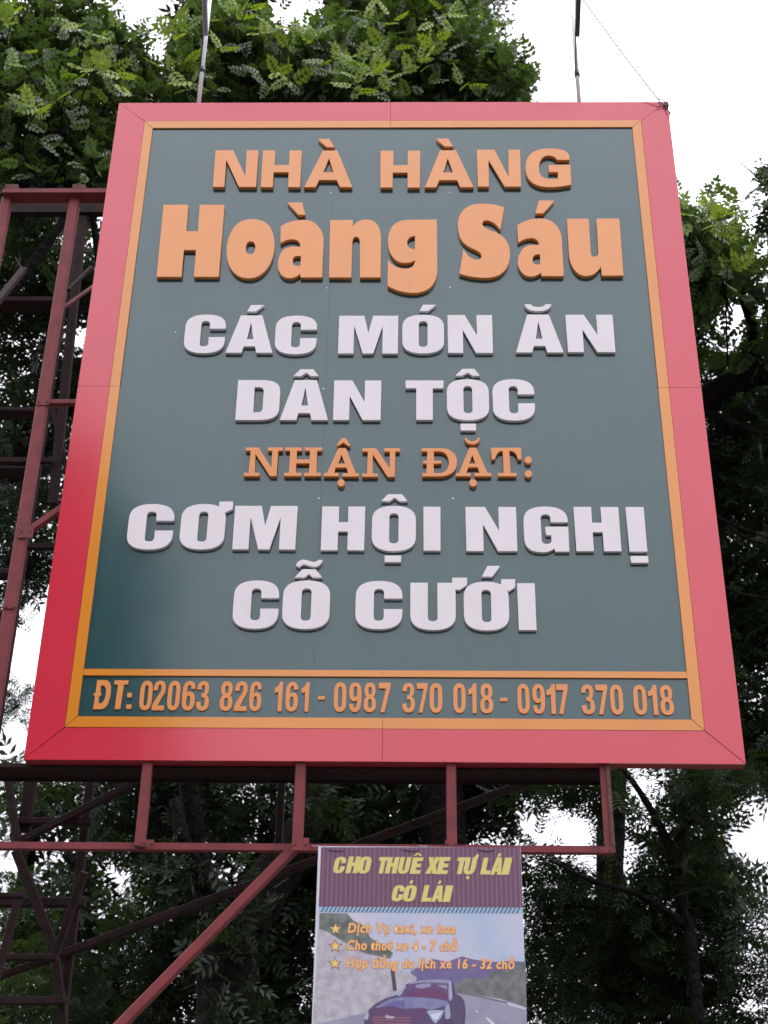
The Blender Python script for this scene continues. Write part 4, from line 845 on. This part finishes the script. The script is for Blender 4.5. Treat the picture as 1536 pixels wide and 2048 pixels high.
# --- tree 8: tall dark tree further back, overhanging
t8 = empty('broadleaf_tree', gp(430, 9.5), 'tall dark tree furthest back, its hanging leaves crossing the white gap at the top', 'tree')
wood('trunk', t8, [gp(700, 9.5, -0.1), at(700, 1900, 9.5), at(680, 1200, 9.5), at(600, 600, 9), at(450, 60, 8), at(420, -150, 7.6)], [0.4, 0.34, 0.3, 0.24, 0.12, 0.06])
wood('limb', t8, [at(600, 600, 9), at(420, 160, 8), at(400, -60, 7.4)], [0.15, 0.08, 0.03])
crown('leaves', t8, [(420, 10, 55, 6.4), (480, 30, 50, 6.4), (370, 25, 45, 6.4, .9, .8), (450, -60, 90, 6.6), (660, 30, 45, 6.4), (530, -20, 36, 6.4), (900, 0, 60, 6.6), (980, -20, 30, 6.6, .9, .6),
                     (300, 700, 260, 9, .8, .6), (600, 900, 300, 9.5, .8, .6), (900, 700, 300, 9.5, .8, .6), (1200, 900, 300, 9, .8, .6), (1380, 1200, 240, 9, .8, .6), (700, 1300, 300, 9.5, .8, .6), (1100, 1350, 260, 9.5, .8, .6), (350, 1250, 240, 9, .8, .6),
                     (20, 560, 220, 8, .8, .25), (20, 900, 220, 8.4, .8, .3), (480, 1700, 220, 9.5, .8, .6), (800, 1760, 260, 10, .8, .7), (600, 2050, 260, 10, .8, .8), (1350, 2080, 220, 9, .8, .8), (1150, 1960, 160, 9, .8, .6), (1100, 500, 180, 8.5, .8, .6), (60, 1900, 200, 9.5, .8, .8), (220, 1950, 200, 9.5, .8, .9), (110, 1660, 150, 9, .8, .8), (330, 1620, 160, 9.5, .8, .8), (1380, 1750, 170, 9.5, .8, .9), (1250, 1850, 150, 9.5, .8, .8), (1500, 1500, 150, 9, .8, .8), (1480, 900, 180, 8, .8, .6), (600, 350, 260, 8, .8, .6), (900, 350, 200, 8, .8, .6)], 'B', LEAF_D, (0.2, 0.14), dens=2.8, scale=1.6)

# --- bright young sprays, each a part of its tree
YM = [foliage_mesh(np.zeros((1, 3)), np.array([[1.0, 0, 0]]), np.ones(1), np.array([tv]), 'Y') for tv in (0.25, 0.5, 0.75)]
for m_ in YM: m_.materials.append(LEAF_Y)
AM = [foliage_mesh(np.zeros((1, 3)), np.array([[1.0, 0, 0]]), np.ones(1), np.array([tv]), 'A') for tv in (0.15, 0.3, 0.45, 0.6)]
for m_ in AM: m_.materials.append(LEAF_A)
def put_spray(tree, px, py, Y, meshes, s=1.0, ang=None, name='leaf_spray'):
    me = meshes[int(rng.integers(len(meshes)))]
    o = bpy.data.objects.new(name, me); COL.objects.link(o); o.parent = tree
    p = at(px, py, Y); o.location = p - WL[tree.name]
    a = rng.uniform(0, 2*math.pi) if ang is None else ang
    d = Vector((math.cos(a)*0.9, -0.55 + 0.3*rng.normal(), math.sin(a)*0.75 + 0.05)).normalized()
    up = Vector((0.4*rng.normal(), -1.1, 0.35 + 0.4*rng.normal()))
    y = up.cross(d).normalized(); z = d.cross(y)
    o.rotation_euler = Matrix((d, y, z)).transposed().to_euler(); sc = s*rng.uniform(0.8, 1.15); o.scale = (sc,)*3
    return o
def cluster(tree, px, py, Y, n, spread, meshes, s=1.0):
    c0 = at(px, py, Y)
    wood('twig', tree, [c0 + Vector((0.02, -0.02, 0.05)), c0 + Vector((0.0, 0.02, 0.0)), c0 + Vector((rng.normal()*0.12, 0.40, -0.12)), c0 + Vector((rng.normal()*0.22, 0.95, -0.42))], [0.003, 0.005, 0.008, 0.012], 3, 6)
    for k in range(n):
        put_spray(tree, px + rng.normal()*spread, py + rng.normal()*spread*0.75, Y + rng.normal()*0.1, meshes, s, ang=2*math.pi*k/n + rng.normal()*0.3)
for px, py, n, sp in ((190, 135, 7, 14), (222, 150, 7, 14), (178, 95, 4, 12), (70, 222, 7, 10), (112, 196, 3, 6), (22, 40, 7, 14), (150, 60, 3, 14), (230, 55, 3, 14), (135, 165, 3, 16), (40, 120, 3, 16)):
    cluster(t3, px, py, 1.75, n, sp, YM, 0.72)
for px, py, n, sp in ((340, 140, 4, 8), (372, 132, 2, 5), (370, 175, 4, 10), (345, 62, 5, 12), (375, 50, 5, 12), (470, 30, 5, 12), (490, 22, 3, 10), (530, 65, 4, 7), (565, 62, 4, 14), (600, 75, 4, 14), (640, 78, 4, 9), (665, 125, 5, 10), (680, 152, 5, 12), (712, 135, 5, 12), (738, 146, 5, 12), (752, 156, 4, 9), (712, 172, 4, 10), (577, 160, 4, 7), (553, 150, 3, 6), (450, 100, 3, 16)):
    cluster(t1, px, py, 2.75, n, sp, YM, 0.78)
for px, py, n, sp in ((767, 100, 5, 10), (877, 30, 5, 12), (856, 100, 4, 8), (800, 140, 4, 12), (832, 126, 4, 10), (933, 176, 3, 8), (735, 30, 4, 14), (790, 40, 3, 14), (905, 75, 3, 14)):
    cluster(t2, px, py, 3.1, n, sp, YM, 0.76)
for px, py, n, sp in ((1405, 425, 6, 14), (1385, 448, 5, 14), (1440, 430, 5, 14), (1455, 540, 3, 14), (1452, 450, 3, 10)):
    cluster(t4, px, py, 3.2, n, sp, YM, 0.78)
# darker sprays standing out of the nearest crowns
for tree, xs, ys, Y, n in ((t3, (-10, 300), (40, 365), 1.9, 90), (t1, (380, 760), (60, 200), 2.9, 45), (t2, (730, 1045), (20, 200), 3.2, 70), (t4, (1350, 1480), (430, 640), 3.4, 36)):
    for k in range(n):
        px, py = rng.uniform(*xs), rng.uniform(*ys)
        if not keep_mask(np.array([at(px, py, Y)]), 34)[0]: continue
        if tree is t2 and px > 960 and py < 60 + (px-960)*1.1: continue
        if tree is t3 and py < 40 + max(0, px-200)*0.6: continue
        put_spray(tree, px, py, Y + rng.uniform(-0.15, 0.5), AM, 1.0)
for px, py, a in ((1478, 400, 2.8), (1500, 408, 3.4), (1528, 398, 4.4), (1515, 360, 2.6), (1530, 372, 4.0), (1512, 385, 4.6)):
    put_spray(t5, px, py, 2.4, AM, 1.25, ang=a)
for px, py, a in ((1420, 395, 1.2), (1424, 402, 1.9), (1418, 400, 0.6), (1360, 388, 1.9), (1356, 395, 2.6)):
    put_spray(t4, px, py, 3.8, AM, 1.0, ang=a)
for px, py, a in ((1030, 92, .9), (1040, 110, .2), (1044, 140, -.6), (1040, 165, -1.2), (1015, 84, 1.6), (965, 56, .6), (945, 22, .3)):
    put_spray(t2, px, py, 3.4, AM, 1.0, ang=a)

# --- tall tree across the street, behind the viewer: it shows as the dark part of the reflections
t9 = empty('street_tree', Vector((-7.2, -15.0, 0)), 'round crowned tree across the street, mirrored dark in the lower left of the sign', 'tree')
wood('trunk', t9, [(-7.2, -15, -0.1), (-7.1, -15, 3), (-7.0, -15, 7), (-6.8, -15, 11), (-7.2, -15, 16)], [0.4, 0.34, 0.28, 0.18, 0.06])
def world_crown(tree, blobs, n_mul=1.0):
    P, D, S, T = [], [], [], []
    for (x, y, z, r) in blobs:
        n = int(14*r*r*n_mul); cp, d = blob_points(np.array((x, y, z)), (r, r, r*0.9), n, 0.3)
        P.append(np.repeat(cp, 5, 0) + rng.normal(0, .25, (n*5, 3))); D.append(np.repeat(d, 5, 0) + rng.normal(0, .6, (n*5, 3))); S.append(rng.uniform(1.9, 2.8, n*5)); T.append(rng.normal(.3, .15, n*5))
    o = link('leaves', foliage_mesh(np.concatenate(P), np.concatenate(D), np.concatenate(S), np.concatenate(T), 'B'), LEAF_D, tree); o['kind'] = 'stuff'
world_crown(t9, [(-5.9, -15, 12.0, 2.9), (-6.5, -15, 14.4, 2.7), (-8.2, -15, 16.2, 2.6), (-7.6, -15, 9.6, 2.8), (-10, -15.2, 13, 3.4), (-5.0, -15, 9.4, 1.9), (-12.5, -15, 10, 3.3), (-7.0, -15.8, 17.0, 1.6)], 3.0)
for k, (x, y, h, lb) in enumerate(((-19, -18, 8.5, 'unseen low tree added to block low sky light, furthest left behind the viewer'), (-2.5, -18.5, 7.6, 'unseen low tree added to block low sky light, straight behind the viewer'),
                                   (5.0, -18, 8.4, 'unseen low tree added to block low sky light, just right of the viewer'), (12.5, -18.5, 7.8, 'unseen low tree added to block low sky light, well to the right of the viewer'), (20, -18, 8.6, 'unseen low tree added to block low sky light, furthest right behind the viewer'))):
    t = empty('street_tree', Vector((x, y, 0)), lb, 'tree', 'unseen low trees added to block low sky light')  # unseen row of low trees, added to cut sky light near the horizon
    wood('trunk', t, [(x, y, -0.1), (x+.1, y, 2), (x, y+.1, 5), (x, y, h-1)], [0.25, 0.2, 0.15, 0.05])
    world_crown(t, [(x-1.8, y, h-3.2, 2.5), (x+1.8, y, h-3.0, 2.5), (x, y, h-2.2, 2.4), (x-.5, y, h-5.0, 2.4), (x+2.6, y, h-5.2, 2.2), (x-2.8, y, h-5.2, 2.2)], 1.5)
